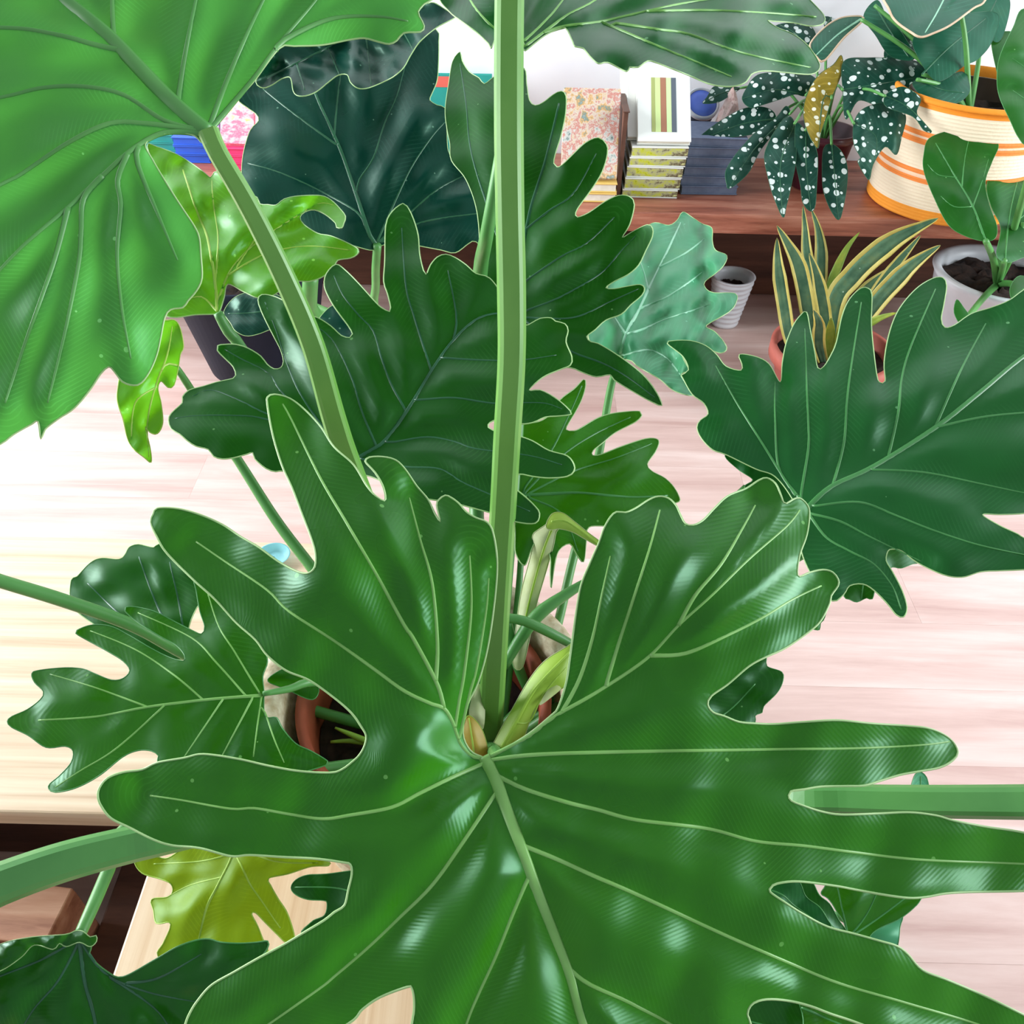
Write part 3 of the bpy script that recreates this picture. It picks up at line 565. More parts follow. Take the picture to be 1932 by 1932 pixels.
# half hidden leaves under the front and right leaves
small = [
 ("1420,905 1392,885 1368,858 1410,850 1470,880 1500,930 1480,960 1440,950 1405,920", [], 0.80, 'H', 31),
 ("1592,1125 1600,1095 1580,1040 1590,990 1650,975 1720,985 1760,1030 1735,1060 1722,1064 1700,1072 1684,1070 1672,1078 1655,1098 1646,1130 1635,1128 1617,1136 1603,1131", ["1600,1000 1630,1060 1625,1130", "1610,1010 1670,1020 1740,1040"], 0.85, 'E', 32),
 ("1470,1110 1530,1100 1560,1130 1556,1165 1548,1176 1546,1188 1530,1186 1480,1170 1450,1140", [], 0.80, 'G', 34),
 ("1413,1250 1444,1238 1447,1257 1475,1268 1477,1285 1466,1307 1441,1332 1438,1344 1425,1350 1424,1366 1400,1420 1330,1430 1230,1400 1180,1360 1230,1310 1330,1285", ["1190,1360 1310,1370 1370,1345 1425,1290"], 0.72, 'C', 35),
 ("1300,1640 1400,1630 1480,1650 1506,1660 1521,1692 1546,1711 1562,1736 1567,1752 1530,1785 1440,1780 1340,1720", ["1310,1655 1455,1680 1500,1710 1550,1745"], 0.68, 'H', 36),
 ("1400,1600 1500,1640 1530,1660 1546,1689 1565,1705 1582,1735 1598,1765 1560,1790 1480,1770 1400,1700", ["1410,1640 1500,1690 1580,1755"], 0.71, 'C', 37),
 ("1549,1686 1559,1668 1590,1610 1660,1580 1740,1595 1770,1640 1739,1694 1726,1711 1698,1733 1643,1764 1625,1830 1585,1830 1596,1757 1577,1717 1562,1695", ["1600,1820 1600,1770 1590,1720 1575,1650", "1605,1765 1640,1715 1680,1620", "1608,1765 1660,1730 1740,1670"], 0.75, 'G', 38),
 ("1643,1760 1700,1728 1698,1750 1692,1790 1670,1835 1610,1840", [], 0.765, 'F', 39),
 ("1250,1880 1330,1840 1420,1850 1470,1860 1508,1880 1515,1910 1522,1990 1460,2040 1330,2020 1260,1960", ["1260,1910 1380,1920 1500,1950"], 0.62, 'C', 40),
 ("1508,1875 1560,1870 1660,1905 1690,1970 1620,2030 1526,2010 1515,1920", ["1512,1900 1580,1930 1670,1965"], 0.61, 'G', 41),
 ("549,1675 558,1660 580,1651 616,1649 700,1640 780,1650 800,1720 720,1800 576,1770 587,1740 612,1727 617,1704 610,1699 580,1697 558,1688", ["790,1690 700,1690 630,1675 556,1674", "740,1700 670,1740 590,1760"], 0.72, 'C', 42),
 ("1717,1490 1726,1462 1736,1456 1748,1466 1754,1490 1765,1540 1755,1600 1720,1610 1705,1550", ["1725,1605 1735,1540 1737,1465"], 0.80, 'F', 43),
 ("505,1282 560,1255 600,1290 590,1320 540,1300", [], 0.78, 'I', 44),
]
for (ol, vn, d, mk, sd) in small:
    po = P(ol); bs = po[np.argmin(np.linalg.norm(po - np.array((915, 1395)), axis=1))]
    if vn: bs = P(vn[0])[0]
    lo = build_leaf(ph, ol, vn, d, (0.05, 0.45, 0.89), M[mk], tuple(po.mean(0)), step=9, quilt=0.006, wq=22, edge=0.004, we=18, wave=0.004, wl=110, vmat='vein_md', mmat='vein_md', seed=sd, margin=0.0004, midw=(5, 2), vw=(4, 2))
    d = d + 0.02 + (bs[1] - po.mean(0)[1]) * -0.0002
    mid = 0.5 * (bs + np.array((915, 1395)))
    petiole(ph, [(bs[0], bs[1], d, 10), (bs[0] + 0.1 * (mid[0] - bs[0]), bs[1] + 0.1 * (mid[1] - bs[1]), d + 0.01, 12), (mid[0], mid[1], 0.5 * d + 0.45, 14), (915, 1400, 0.89, 16)], M['petiole_dk'])
# leaves carried by the petioles that run out of the photograph
def side_leaf(base, ang, scale, d, nn, mk, sd):
    c, s_ = math.cos(ang) * scale, math.sin(ang) * scale
    T_ = lambda q: (q - np.array((496.0, 1312.0))) @ np.array(((c, s_), (-s_, c))) + np.array(base, float)
    I_full = P(I_out)
    build_leaf(ph, T_(I_full), [T_(P(v)) for v in I_v], d, nn, M[mk], base, step=16, quilt=0.006, wq=30, edge=0.005, droop=0.25, wave=0.004, wl=180, vmat='vein_lt', mmat='vein_md', seed=sd, midw=(10, 4), vw=(5, 2))
side_leaf((2170, 1512), math.pi, 1.2, 0.53, (0.15, 0.4, 0.9), 'A', 51)
side_leaf((-200, 1752), 0.2, 1.2, 0.58, (-0.15, 0.4, 0.9), 'A', 52)
side_leaf((-180, 1035), 0.1, 1.1, 0.76, (-0.15, 0.5, 0.86), 'C', 53)
side_leaf((963, -330), math.pi / 2, 1.3, 0.655, (0.0, 0.45, 0.89), 'A', 54)

# petioles
STEM = [(-1.0, -0.15), (-0.82, 0.42), (-0.55, 0.62), (0.55, 0.78), (0.80, 0.60), (1.0, 0.1), (0.75, -0.6), (0.0, -0.85), (-0.75, -0.65)]
STEM = [(-x, y) for x, y in STEM]
petiole(ph, [(963, -330, 0.657, 40), (963, -200, 0.66, 54), (962, -60, 0.662, 56), (961, 0, 0.665, 56), (960, 100, 0.67, 56), (960, 250, 0.675, 56), (962, 400, 0.685, 55), (965, 550, 0.70, 55), (965, 680, 0.715, 53), (957, 820, 0.735, 52), (949, 960, 0.76, 50), (940, 1100, 0.785, 50), (932, 1250, 0.82, 48), (925, 1385, 0.86, 46), (924, 1430, 0.875, 44)], M['petiole'], STEM, False)
petiole(ph, [(393, 247, 0.562, 40), (412, 290, 0.565, 38), (470, 390, 0.58, 40), (535, 520, 0.60, 42), (590, 650, 0.625, 44), (630, 790, 0.66, 46), (660, 880, 0.69, 46), (740, 1080, 0.76, 44), (840, 1290, 0.83, 40), (895, 1400, 0.87, 36)], M['petiole'], STEM, False)
petiole(ph, [(975, 85, 0.79, 18), (962, 180, 0.82, 20), (940, 320, 0.85, 24), (917, 450, 0.90, 26), (906, 515, 0.98, 28), (895, 700, 1.0, 28), (900, 1000, 0.95, 28), (912, 1400, 0.88, 28)], M['petiole_md'])
petiole(ph, [(914, 1436, 0.548, 18), (930, 1445, 0.60, 24), (940, 1430, 0.72, 26), (925, 1410, 0.86, 26)], M['petiole_md'])
petiole(ph, [(1172, 672, 1.08, 10), (1155, 720, 1.07, 14), (1140, 800, 1.04, 15), (1125, 880, 1.0, 16), (1080, 1060, 0.95, 17), (1040, 1220, 0.92, 18), (970, 1400, 0.89, 18)], M['petiole_dk'])
petiole(ph, [(411, 590, 0.92, 18), (430, 625, 0.93, 20), (460, 665, 0.94, 22), (560, 850, 0.93, 22), (700, 1080, 0.92, 24), (880, 1390, 0.88, 26)], M['petiole_md'])
petiole(ph, [(332, 692, 0.868, 12), (352, 722, 0.885, 14), (400, 797, 0.93, 16), (450, 870, 0.945, 18), (520, 980, 0.94, 20), (580, 1060, 0.93, 21), (680, 1190, 0.91, 22), (880, 1400, 0.88, 24)], M['petiole_dk'])
petiole(ph, [(496, 1309, 0.725, 10), (545, 1300, 0.74, 14), (600, 1286, 0.76, 18), (740, 1300, 0.82, 22), (890, 1405, 0.88, 24)], M['petiole_md'])
petiole(ph, [(-180, 1035, 0.765, 20), (-60, 1075, 0.78, 26), (0, 1096, 0.79, 26), (120, 1133, 0.82, 26), (250, 1180, 0.855, 24), (350, 1235, 0.88, 22), (500, 1310, 0.885, 22), (700, 1370, 0.885, 22), (900, 1410, 0.885, 24)], M['petiole_dk'])
petiole(ph, [(-200, 1752, 0.585, 70), (-80, 1705, 0.60, 86), (0, 1668, 0.61, 80), (120, 1626, 0.625, 74), (240, 1595, 0.645, 68), (330, 1575, 0.66, 64), (560, 1520, 0.72, 56), (880, 1420, 0.87, 46)], M['petiole_dk'], STEM, False)
petiole(ph, [(150, 1765, 0.63, 22), (175, 1710, 0.65, 24), (205, 1640, 0.68, 24), (240, 1560, 0.71, 24), (420, 1480, 0.76, 24), (880, 1420, 0.88, 26)], M['petiole_md'])
petiole(ph, [(2170, 1512, 0.535, 44), (2020, 1512, 0.56, 66), (1932, 1513, 0.57, 64), (1760, 1512, 0.59, 60), (1600, 1508, 0.615, 55), (1480, 1502, 0.64, 52), (1200, 1460, 0.75, 48), (940, 1415, 0.87, 44)], M['petiole_md'], STEM, False)
petiole(ph, [(1525, 965, 0.745, 14), (1480, 1010, 0.76, 18), (1330, 1130, 0.80, 20), (1120, 1290, 0.86, 22), (950, 1410, 0.885, 24)], M['petiole_dk'])
petiole(ph, [(760, 800, 0.85, 14), (780, 900, 0.87, 18), (830, 1100, 0.88, 20), (905, 1400, 0.885, 22)], M['petiole_dk'])
petiole(ph, [(985, 560, 0.985, 14), (985, 700, 0.97, 18), (965, 1000, 0.93, 20), (930, 1400, 0.89, 22)], M['petiole_dk'])
petiole(ph, [(990, 935, 0.935, 10), (985, 1020, 0.93, 12), (975, 1150, 0.92, 13), (945, 1400, 0.89, 15)], M['petiole_dk'])
petiole(ph, [(440, 1605, 0.825, 10), (520, 1540, 0.84, 12), (700, 1470, 0.86, 14), (900, 1420, 0.885, 16)], M['vein_lime'])
# thin petioles crossing over the pot mouth
petiole(ph, [(1120, 1090, 0.90, 14), (1070, 1120, 0.89, 20), (1015, 1160, 0.88, 26), (975, 1215, 0.875, 22), (950, 1260, 0.87, 18)], M['petiole_dk'])
petiole(ph, [(950, 1165, 0.84, 18), (990, 1172, 0.845, 19), (1040, 1195, 0.855, 19), (1090, 1222, 0.87, 16)], M['petiole_dk'])
petiole(ph, [(955, 1170, 0.88, 20), (975, 1250, 0.89, 20), (1000, 1310, 0.90, 18)], M['petiole_dk'])
petiole(ph, [(632, 1373, 0.87, 4), (660, 1385, 0.87, 10), (700, 1402, 0.87, 14)], M['vein_lime'], name='shoot')
petiole(ph, [(624, 1400, 0.875, 6), (660, 1398, 0.875, 9), (705, 1404, 0.875, 12)], M['vein_lime'], name='shoot')
# papery sheaths
build_leaf(ph, "976,1165 985,1110 1003,1040 1005,1010 1015,1000 1030,990 1048,978 1062,990 1050,1003 1044,1030 1030,1080 1015,1130 1008,1160 1000,1200 985,1260 968,1250", ["1045,990 1025,1040 1000,1130 980,1220"], 0.89, (-0.2, 0.2, 0.95), M['sheath_pale'], (1010, 1100), step=7, quilt=0, edge=0.006, we=12, wave=0.001, vmat='sheath', seed=1, name='sheath', midw=(5, 3), margin=0.0005, mmat='sheath_pale')
build_leaf(ph, "1030,995 1034,980 1044,968 1062,968 1085,985 1110,1005 1132,1022 1128,1030 1105,1018 1080,1004 1055,998 1040,1000", ["1040,985 1070,985 1128,1026"], 0.885, (0.1, 0.5, 0.86), M['sheath'], (1080, 1000), step=6, quilt=0, edge=0.003, we=8, wave=0.0005, vmat='vein_lime', seed=1, name='sheath', midw=(5, 3), margin=0.0004, mmat='sheath_pale')
build_leaf(ph, "925,1425 940,1385 965,1340 1000,1280 1030,1245 1070,1220 1085,1210 1082,1240 1070,1290 1040,1310 1015,1330 1000,1360 985,1400 960,1430", ["945,1415 975,1360 1010,1300 1075,1230", "1000,1360 1025,1310 1068,1260"], 0.83, (-0.1, 0.3, 0.95), M['sheath'], (1000, 1320), step=8, quilt=0, edge=0.010, we=16, wave=0.001, vmat='vein_lime', seed=1, name='sheath', midw=(8, 4), vw=(4, 2), margin=0.0005, mmat='sheath_pale')
build_leaf(ph, "1018,1330 1040,1290 1068,1255 1075,1270 1066,1292 1045,1312", [], 0.835, (0.2, 0.3, 0.93), M['sheath_pale'], (1045, 1295), step=6, quilt=0, edge=0.004, we=10, wave=0.0, seed=1, name='sheath', margin=0)
build_leaf(ph, "872,1390 876,1365 884,1350 900,1362 913,1385 920,1420 905,1440 880,1420", ["895,1425 890,1390 885,1355"], 0.80, (0.2, 0.2, 0.95), M['sheath_old'], (895, 1395), step=6, quilt=0, edge=0.008, we=12, wave=0, vmat='vein_lime', seed=1, name='sheath', midw=(4, 2), margin=0.0004, mmat='sheath')
build_leaf(ph, "885,1350 892,1310 905,1290 915,1330 912,1375 900,1365", [], 0.83, (0.1, 0.2, 0.97), M['sheath_pale'], (900, 1335), step=6, quilt=0, edge=0.006, we=10, wave=0, seed=1, name='sheath', margin=0)

# ---------------------------------------------------------------- dark plant behind, in a dark pot under the shelf edge
DX, DY = on_z(545, 575, 0.0)[0], 2.02
prof = [(0.13, 0.001), (0.135, 0.004), (0.185, 0.25), (0.195, 0.255), (0.195, 0.285), (0.186, 0.285), (0.178, 0.22), (0.12, 0.02), (0.001, 0.02)]
vv, ff = lathe_vf((DX, DY - 0.12), prof, 56)
dpot = mesh_obj('plant_pot', vv, ff, M['black_pot'], None, True, label='dark slate plastic pot under the bluish dark leaves', cat='pot')
soil_disc(dpot, (DX, DY - 0.12), 0.178, 0.225)
dp = empty('dark_leaf_plant', (DX, DY - 0.12, 0.23), label='dark bluish green broad leaf plant before the book shelf', cat='plant')
D_out = """682,468 640,455 580,435 520,405 485,383 460,352 456,323 460,285 472,246 488,228 483,215 465,202 449,186 472,160 500,130 540,90 600,60 700,50 780,30 824,57 828,78 827,129 824,155 814,179 811,189 824,198 840,204 842,230 846,285 860,292 932,285 990,300 990,420 930,475 898,456 885,459 859,477 833,472 791,464 750,457 718,464 703,472"""
D_v = ["712,462 698,445 672,367 646,292 620,233 597,181 570,100", "674,360 679,339 705,298 726,233 749,181 770,100", "633,272 555,215 496,168", "630,259 641,155 660,80", "690,430 674,401 607,362 529,326 467,308", "714,450 744,383 775,318 814,259 840,230", "716,455 783,393 840,349 930,310", "720,456 783,424 840,411 930,400"]
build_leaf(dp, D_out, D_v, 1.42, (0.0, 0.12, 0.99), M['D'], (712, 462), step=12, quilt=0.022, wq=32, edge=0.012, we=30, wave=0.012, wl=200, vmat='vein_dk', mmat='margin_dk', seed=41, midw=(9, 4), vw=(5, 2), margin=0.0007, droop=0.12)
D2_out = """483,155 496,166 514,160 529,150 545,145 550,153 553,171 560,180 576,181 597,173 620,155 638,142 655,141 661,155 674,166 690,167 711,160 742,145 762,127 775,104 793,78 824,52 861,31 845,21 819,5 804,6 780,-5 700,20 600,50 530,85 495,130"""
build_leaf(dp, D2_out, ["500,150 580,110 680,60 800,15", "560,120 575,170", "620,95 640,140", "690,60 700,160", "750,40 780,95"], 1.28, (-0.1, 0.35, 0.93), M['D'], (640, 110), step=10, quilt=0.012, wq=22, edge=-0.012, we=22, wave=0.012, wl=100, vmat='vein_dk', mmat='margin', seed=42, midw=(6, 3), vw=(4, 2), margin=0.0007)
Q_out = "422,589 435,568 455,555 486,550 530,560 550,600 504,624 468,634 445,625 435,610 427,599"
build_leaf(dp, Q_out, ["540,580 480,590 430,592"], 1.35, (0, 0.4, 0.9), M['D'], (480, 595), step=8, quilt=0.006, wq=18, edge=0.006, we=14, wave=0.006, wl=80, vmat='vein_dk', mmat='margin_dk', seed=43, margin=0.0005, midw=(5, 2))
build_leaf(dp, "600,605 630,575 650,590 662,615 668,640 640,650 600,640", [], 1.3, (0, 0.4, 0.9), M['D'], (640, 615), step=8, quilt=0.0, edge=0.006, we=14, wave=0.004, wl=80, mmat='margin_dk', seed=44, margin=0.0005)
dcr = np.array((DX + 0.03, DY - 0.12, 0.22))
def pet3(parent, pts, r0, r1, mat, name='petiole', section=ROUND):
    c = catmull(np.asarray(pts, float), 0.02); vv, ff = sweep_vf(c, np.linspace(r0, r1, len(c)), section)
    return mesh_obj(name, vv, ff, mat, parent)
pet3(dp, [at(712, 462, 1.425), at(709, 505, 1.47), at(706, 560, 1.56), at(680, 610, 1.64), dcr], 0.007, 0.010, M['petiole_dk'])
pet3(dp, [at(586, 522, 1.30), at(584, 575, 1.36), at(588, 605, 1.50), dcr - (0.05, 0, 0)], 0.012, 0.013, M['petiole_md'])
pet3(dp, [at(560, 95, 1.29), at(600, 110, 1.5), at(640, 300, 1.68), at(650, 460, 1.68), dcr - (0.03, 0.02, 0)], 0.006, 0.010, M['petiole_dk'])
pet3(dp, [at(535, 585, 1.36), at(560, 590, 1.45), dcr - (0.06, 0.0, 0)], 0.005, 0.008, M['petiole_dk'])
pet3(dp, [at(650, 640, 1.3), at(640, 620, 1.42), dcr - (0.04, 0.0, 0)], 0.005, 0.008, M['petiole_dk'])

# ---------------------------------------------------------------- goods on the shelf
def book(loc, w, d, h, rz, cover, block, label, group=None, rx=0.0, name='book', bev=0.001, inset=0.003):
    """a closed book lying flat: two boards and a page block (rx leans it back)"""
    e = empty(name, loc, label=label, cat='book', group=group)
    R = Matrix.Rotation(rz, 4, 'Z') @ Matrix.Rotation(rx, 4, 'X')
    T = Matrix.Translation(Vector(loc)) @ R
    t = min(0.003, h * 0.2)
    bevel_box('cover', -w / 2, w / 2, 0, d, 0, t, cover, e, bev, T)
    bevel_box('cover', -w / 2, w / 2, 0, d, h - t, h, cover, e, bev, T)
    bevel_box('page_block', -w / 2 + inset, w / 2 - inset, inset, d - inset, t + 0.0002, h - t - 0.0002, block, e, 0, T)
    return e, T
def patterned(name, cols, scale, sc=(1, 1, 1)):
    mt, nt, b = new_mat(name); b.inputs['Roughness'].default_value = 0.5
    v = coords(nt, sc); n = noise_tex(nt, v, scale, 5, 0.7)
    k = len(cols); r = ramp(nt, [(0.3 + 0.4 * i / (k - 1), lin(c)) for i, c in enumerate(cols)])
    r.color_ramp.interpolation = 'LINEAR'
    nt.links.new(n.outputs[0], r.inputs[0]); nt.links.new(r.outputs[0], b.inputs['Base Color']); return mt
m_white = plain('white_card', 'eef0ea', 0.5)
m_yel = patterned('leaf_print', ['5c6b12', 'c9cf2a', 'b8b98c', '5b4634', 'd8dc9a'], 26, (1, 1, 1.5))
m_grey = plain('grey_cloth', '66738f', 0.7, '75829d', 60, 0.1)
m_tropic = patterned('tropical_print', ['3f5b5c', 'a9b4ae', 'd6d2ca', 'c9796c', 'd8cfc0', 'd9a86a', '6f8f88', 'c9c4cc'], 26)
m_pink = plain('pink_cover', 'e3306c', 0.5, 'f04f83', 12)
m_pinkpale = patterned('pink_print', ['f3a6b4', 'ee6a8a', 'f8c8c8', 'f0d060'], 30, (1, 1, 2))
m_blue = plain('blue_cover', '2456c4', 0.5, '3366d2', 12)
m_teal = plain('teal_cover', '1f8f86', 0.5, '2aa398', 12)
m_lilac = patterned('lilac_print', ['e7e4f4', '9c8fce', 'f4f2fa', '5f57b0'], 25)
m_ylwood = plain('yellow_cover', 'e3bd62', 0.5, 'eccb7a', 20)
m_bark = patterned('bark_print', ['6a4030', 'a9745a', 'd8b49c', '8a5440'], 40)
m_dkbrown = plain('brown_board', '4a2c20', 0.6, '63402f', 20)
m_pages = plain('page_edges', 'f1ece0', 0.8, 'e2dccd', 60)

# stack of print-sided books
x0 = on_z(1225, 374, SZ); z = SZ + 0.0005
for i in range(5):
    h = (0.020, 0.027, 0.026, 0.021, 0.024)[i]
    book((x0[0] + (0.0, 0.004, 0.006, 0.010, 0.013)[i], x0[1] - 0.0 + 0.002 * i, z), 0.137, 0.19, h, (0.0, 0.02, -0.02, 0.01, 0.03)[i], m_white, m_yel,
         ['green and yellow print sided book, bottom of the stack with white covers', 'green and yellow print sided book, second from the bottom of stack', 'green and yellow print sided book in the middle of stack',
          'green and yellow print sided book, second from top of stack', 'green and yellow print sided book, topmost flat one under white books'][i], 'print sided books', inset=0.0006)
    z += h + 0.0005
# white framed books leaning on the stack
lean = math.radians(40)
for i, (dx, dy, lab) in enumerate([(-0.022, 0.062, 'white book leaning at the back behind two white books'), (-0.010, 0.035, 'white book leaning between two other white books'), (0.012, 0.006, 'white framed book with striped picture leaning on print sided stack')]):
    e, T = book((x0[0] + dx + 0.008, x0[1] + dy + 0.012, z + 0.001), 0.128, 0.185, 0.016, 0.02, m_white, m_pages, lab, 'white books leaning on the stack', rx=lean)
    if i == 2:
        for j, (a, b_, c) in enumerate([(-0.030, -0.021, 'a7b06a'), (-0.021, -0.008, 'cfe39a'), (-0.008, 0.006, 'a8745a'), (0.006, 0.018, 'd0e6a8'), (0.018, 0.030, '5d6670')]):
            mt = plain('strip_%d' % j, c, 0.4, c, 10)
            bevel_box('picture_strip', a, b_ - 0.0003, 0.024, 0.165, 0.0161, 0.0168, mt, e, 0, T)
# tropical book on yellow books, brown board beside it
x1 = on_z(1112, 382, SZ); z = SZ + 0.0005
for i in range(2):
    book((x1[0], x1[1] + 0.004 * i, z), 0.13, 0.16, 0.022, 0.01 * i, m_ylwood, m_pages, ['pale yellow book lying on the shelf, lower of two', 'pale yellow book lying under the tropical print book'][i], 'yellow books')
    z += 0.0225
book((x1[0] - 0.005, x1[1] + 0.03, z), 0.135, 0.20, 0.018, 0.0, m_tropic, m_pages, 'tropical leaf print book leaning upright on yellow books', rx=math.radians(62))
xb = on_z(1164, 378, SZ)
book((xb[0] + 0.004, xb[1] + 0.02, SZ + 0.001), 0.016, 0.15, 0.20, 0.0, m_dkbrown, m_dkbrown, 'thin dark brown book standing on edge beside print sided stack')
# grey stack
x2 = on_z(1334, 368, SZ); z = SZ + 0.0005
for i in range(6):
    h = 0.0215
    book((x2[0] + (0.004, 0.0, 0.005, 0.008, 0.004, 0.01)[i], x2[1] + 0.004 * i, z), 0.142, 0.125, h, (0.03, -0.01, 0.02, 0.0, 0.03, -0.02)[i], m_grey, m_grey,
         ['slate grey cloth book, lowest of the grey stack', 'slate grey cloth book, second from the bottom of grey stack', 'slate grey cloth book, third from the bottom of grey stack', 'slate grey cloth book, third from top of grey stack', 'slate grey cloth book, second from top of grey stack', 'slate grey cloth book, topmost of the grey stack'][i], 'slate grey books', inset=0.002)
    z += h + 0.0003
# blue tin lid jar and crumpled paper bundle behind the grey stack
def tilt_lathe(name, prof, loc, ax, ay, mat, parent=None, n=40, **k):
    vv, ff = lathe_vf((0, 0), prof, n); T = Matrix.Translation(Vector(loc)) @ Matrix.Rotation(ax, 4, 'X') @ Matrix.Rotation(ay, 4, 'Y')
    return mesh_obj(name, [tuple(T @ Vector(p)) for p in vv], ff, mat, parent, **k)
tp = on_y(1325, 196, 2.31)
tin = empty('round_tin', tuple(tp), label='round tin with a bright blue lid behind grey books', cat='tin')
m_lid = plain('blue_lid', '4a68cc', 0.35, '5f7ddb', 14); m_tinm = plain('tin_rim', 'b9bcc4', 0.3, 'd0d2d8', 20)
tilt_lathe('body', [(0.038, -0.06), (0.040, -0.058), (0.040, 0.0), (0.001, 0.0)], tp, math.radians(38), 0.1, plain('tin_body', '2a2c38', 0.4, '343846', 20), tin)
tilt_lathe('rim', [(0.041, -0.008), (0.044, -0.006), (0.044, 0.004), (0.040, 0.006), (0.037, 0.003)], tp, math.radians(38), 0.1, m_tinm, tin)
tilt_lathe('lid', [(0.037, 0.001), (0.036, 0.0035), (0.02, 0.004), (0.001, 0.0042)], tp, math.radians(38), 0.1, m_lid, tin)
def crumple(name, c, sx, sy, sz, mat, seed, **k):
    rr = np.random.RandomState(seed); bm = bmesh.new(); bmesh.ops.create_icosphere(bm, subdivisions=3, radius=1)
    vs = np.array([v.co[:] for v in bm.verts]); fs = [[v.index for v in f.verts] for f in bm.faces]; bm.free()
    for _ in range(26):
        d = rr.normal(size=3); d /= np.linalg.norm(d); s = rr.uniform(0.55, 0.95); q = vs @ d; vs = vs - np.outer(np.maximum(q - s, 0) * 0.8, d)
    vs = vs * (1 + 0.05 * rr.normal(size=(len(vs), 1)))
    return mesh_obj(name, vs * (sx, sy, sz) + np.array(c), fs, mat, None, False, **k)
c1 = on_y(1312, 250, 2.24); crumple('paper_bundle', (c1[0], c1[1], SZ + 0.055), 0.035, 0.03, 0.054, m_bark, 3, label='brown bark print paper bundle below the blue tin', cat='paper')
c2 = on_y(1378, 200, 2.28); crumple('paper_bundle', (c2[0], c2[1], SZ + 0.11), 0.035, 0.04, 0.108, patterned('pink_bark', ['9a6a60', 'd8b0a8', 'e8cfc6', 'a87468'], 40), 5, label='pale pinkish crumpled paper bundle right of the blue tin', cat='paper')
# left books
x3 = on_z(450, 322, SZ); z = SZ + 0.0005
for i in range(3):
    book((x3[0], x3[1], z), 0.075, 0.12, 0.018, 0.0, m_pink, m_pink, ['hot pink book, lowest of the pink stack', 'hot pink book in the middle of the pink stack', 'hot pink book on top of the pink stack'][i], 'pink books'); z += 0.0185
book((x3[0] + 0.006, x3[1] + 0.02, z), 0.085, 0.17, 0.012, 0.0, m_pinkpale, m_pages, 'pale pink printed book leaning on the pink stack', rx=math.radians(50))
x4 = on_z(366, 308, SZ); z = SZ + 0.0005
for i in range(3):
    book((x4[0], x4[1], z), 0.09, 0.12, 0.021, 0.0, m_blue, m_blue, ['royal blue book, lowest of the blue stack', 'royal blue book in the middle of the blue stack', 'royal blue book on top of the blue stack'][i], 'blue books'); z += 0.0215
book((x4[0] + 0.045, x4[1] + 0.03, z), 0.06, 0.16, 0.012, 0.0, m_lilac, m_pages, 'white and violet sketched book leaning beside pink book', rx=math.radians(50))
x5 = on_z(300, 300, SZ); z = SZ + 0.0005
for i in range(3):
    book((x5[0], x5[1], z), 0.10, 0.10, 0.020, 0.0, m_teal, m_teal, ['teal book, lowest of the teal stack', 'teal book in the middle of the teal stack', 'teal book on top of the teal stack'][i], 'teal books'); z += 0.0205
x6 = on_y(868, 170, 2.32)
e, T = book((x6[0], 2.36, SZ + 0.001), 0.16, x6[2] - SZ + 0.025, 0.016, 0.03, m_teal, m_pages, 'teal book standing against the wall behind dark leaf', rx=math.radians(86))
bevel_box('cover_patch', -0.07, -0.02, 0.17, x6[2] - SZ + 0.02, 0.0162, 0.0168, plain('coral_print', 'e26a5c', 0.5), e, 0, T)

# ---------------------------------------------------------------- spotted begonia
def dotted(name, c1, c2, trans, dot, tfac=0.1):
    mt = leaf_mat(name, c1, c2, trans, 0.4, tfac, 0.4, 0.1); nt = mt.node_tree; b = nt.nodes['Principled BSDF']
    v = coords(nt, (1, 1, 1), rot=(math.radians(-50), 0, 0)); vo = N(nt, 'ShaderNodeTexVoronoi', voronoi_dimensions='2D'); vo.inputs['Scale'].default_value = 44; vo.inputs['Randomness'].default_value = 0.85
    nt.links.new(v, vo.inputs['Vector'])
    sz = N(nt, 'ShaderNodeSeparateColor'); nt.links.new(vo.outputs['Color'], sz.inputs[0])
    th = N(nt, 'ShaderNodeMath', operation='MULTIPLY_ADD'); th.inputs[1].default_value = 0.30; th.inputs[2].default_value = 0.04; nt.links.new(sz.outputs[0], th.inputs[0])
    lt = N(nt, 'ShaderNodeMath', operation='LESS_THAN'); nt.links.new(vo.outputs['Distance'], lt.inputs[0]); nt.links.new(th.outputs[0], lt.inputs[1])
    src = b.inputs['Base Color'].links[0].from_socket; mx = N(nt, 'ShaderNodeMix', data_type='RGBA')
    nt.links.new(lt.outputs[0], mx.inputs['Factor']); nt.links.new(src, mx.inputs['A']); mx.inputs['B'].default_value = lin(dot); nt.links.new(mx.outputs['Result'], b.inputs['Base Color'])
    return mt
M['spot'] = dotted('leaf_spotted', '12382f', '1b4538', '1f5a30', 'dfe9e4'); M['spot_tan'] = dotted('leaf_spotted_tan', '8a7420', '9c8630', 'a89020', 'f2efd8', 0.15)
bgp = on_y(1560, 262, 2.18); bc = (bgp[0], 2.2)
vv, ff = lathe_vf(bc, [(0.05, SZ + 0.001), (0.055, SZ + 0.003), (0.072, SZ + 0.12), (0.078, SZ + 0.122), (0.078, SZ + 0.14), (0.072, SZ + 0.14), (0.066, SZ + 0.11), (0.001, SZ + 0.11)], 40)
bpot = mesh_obj('plant_pot', vv, ff, plain('plum_glaze', '3a1420', 0.3, '5a2030', 10), None, True, label='dark plum glazed pot under the spotted leaves', cat='pot')
beg = empty('spotted_begonia', (bc[0], bc[1], SZ + 0.11), label='dark begonia with white polka dotted leaves hanging over shelf', cat='plant')
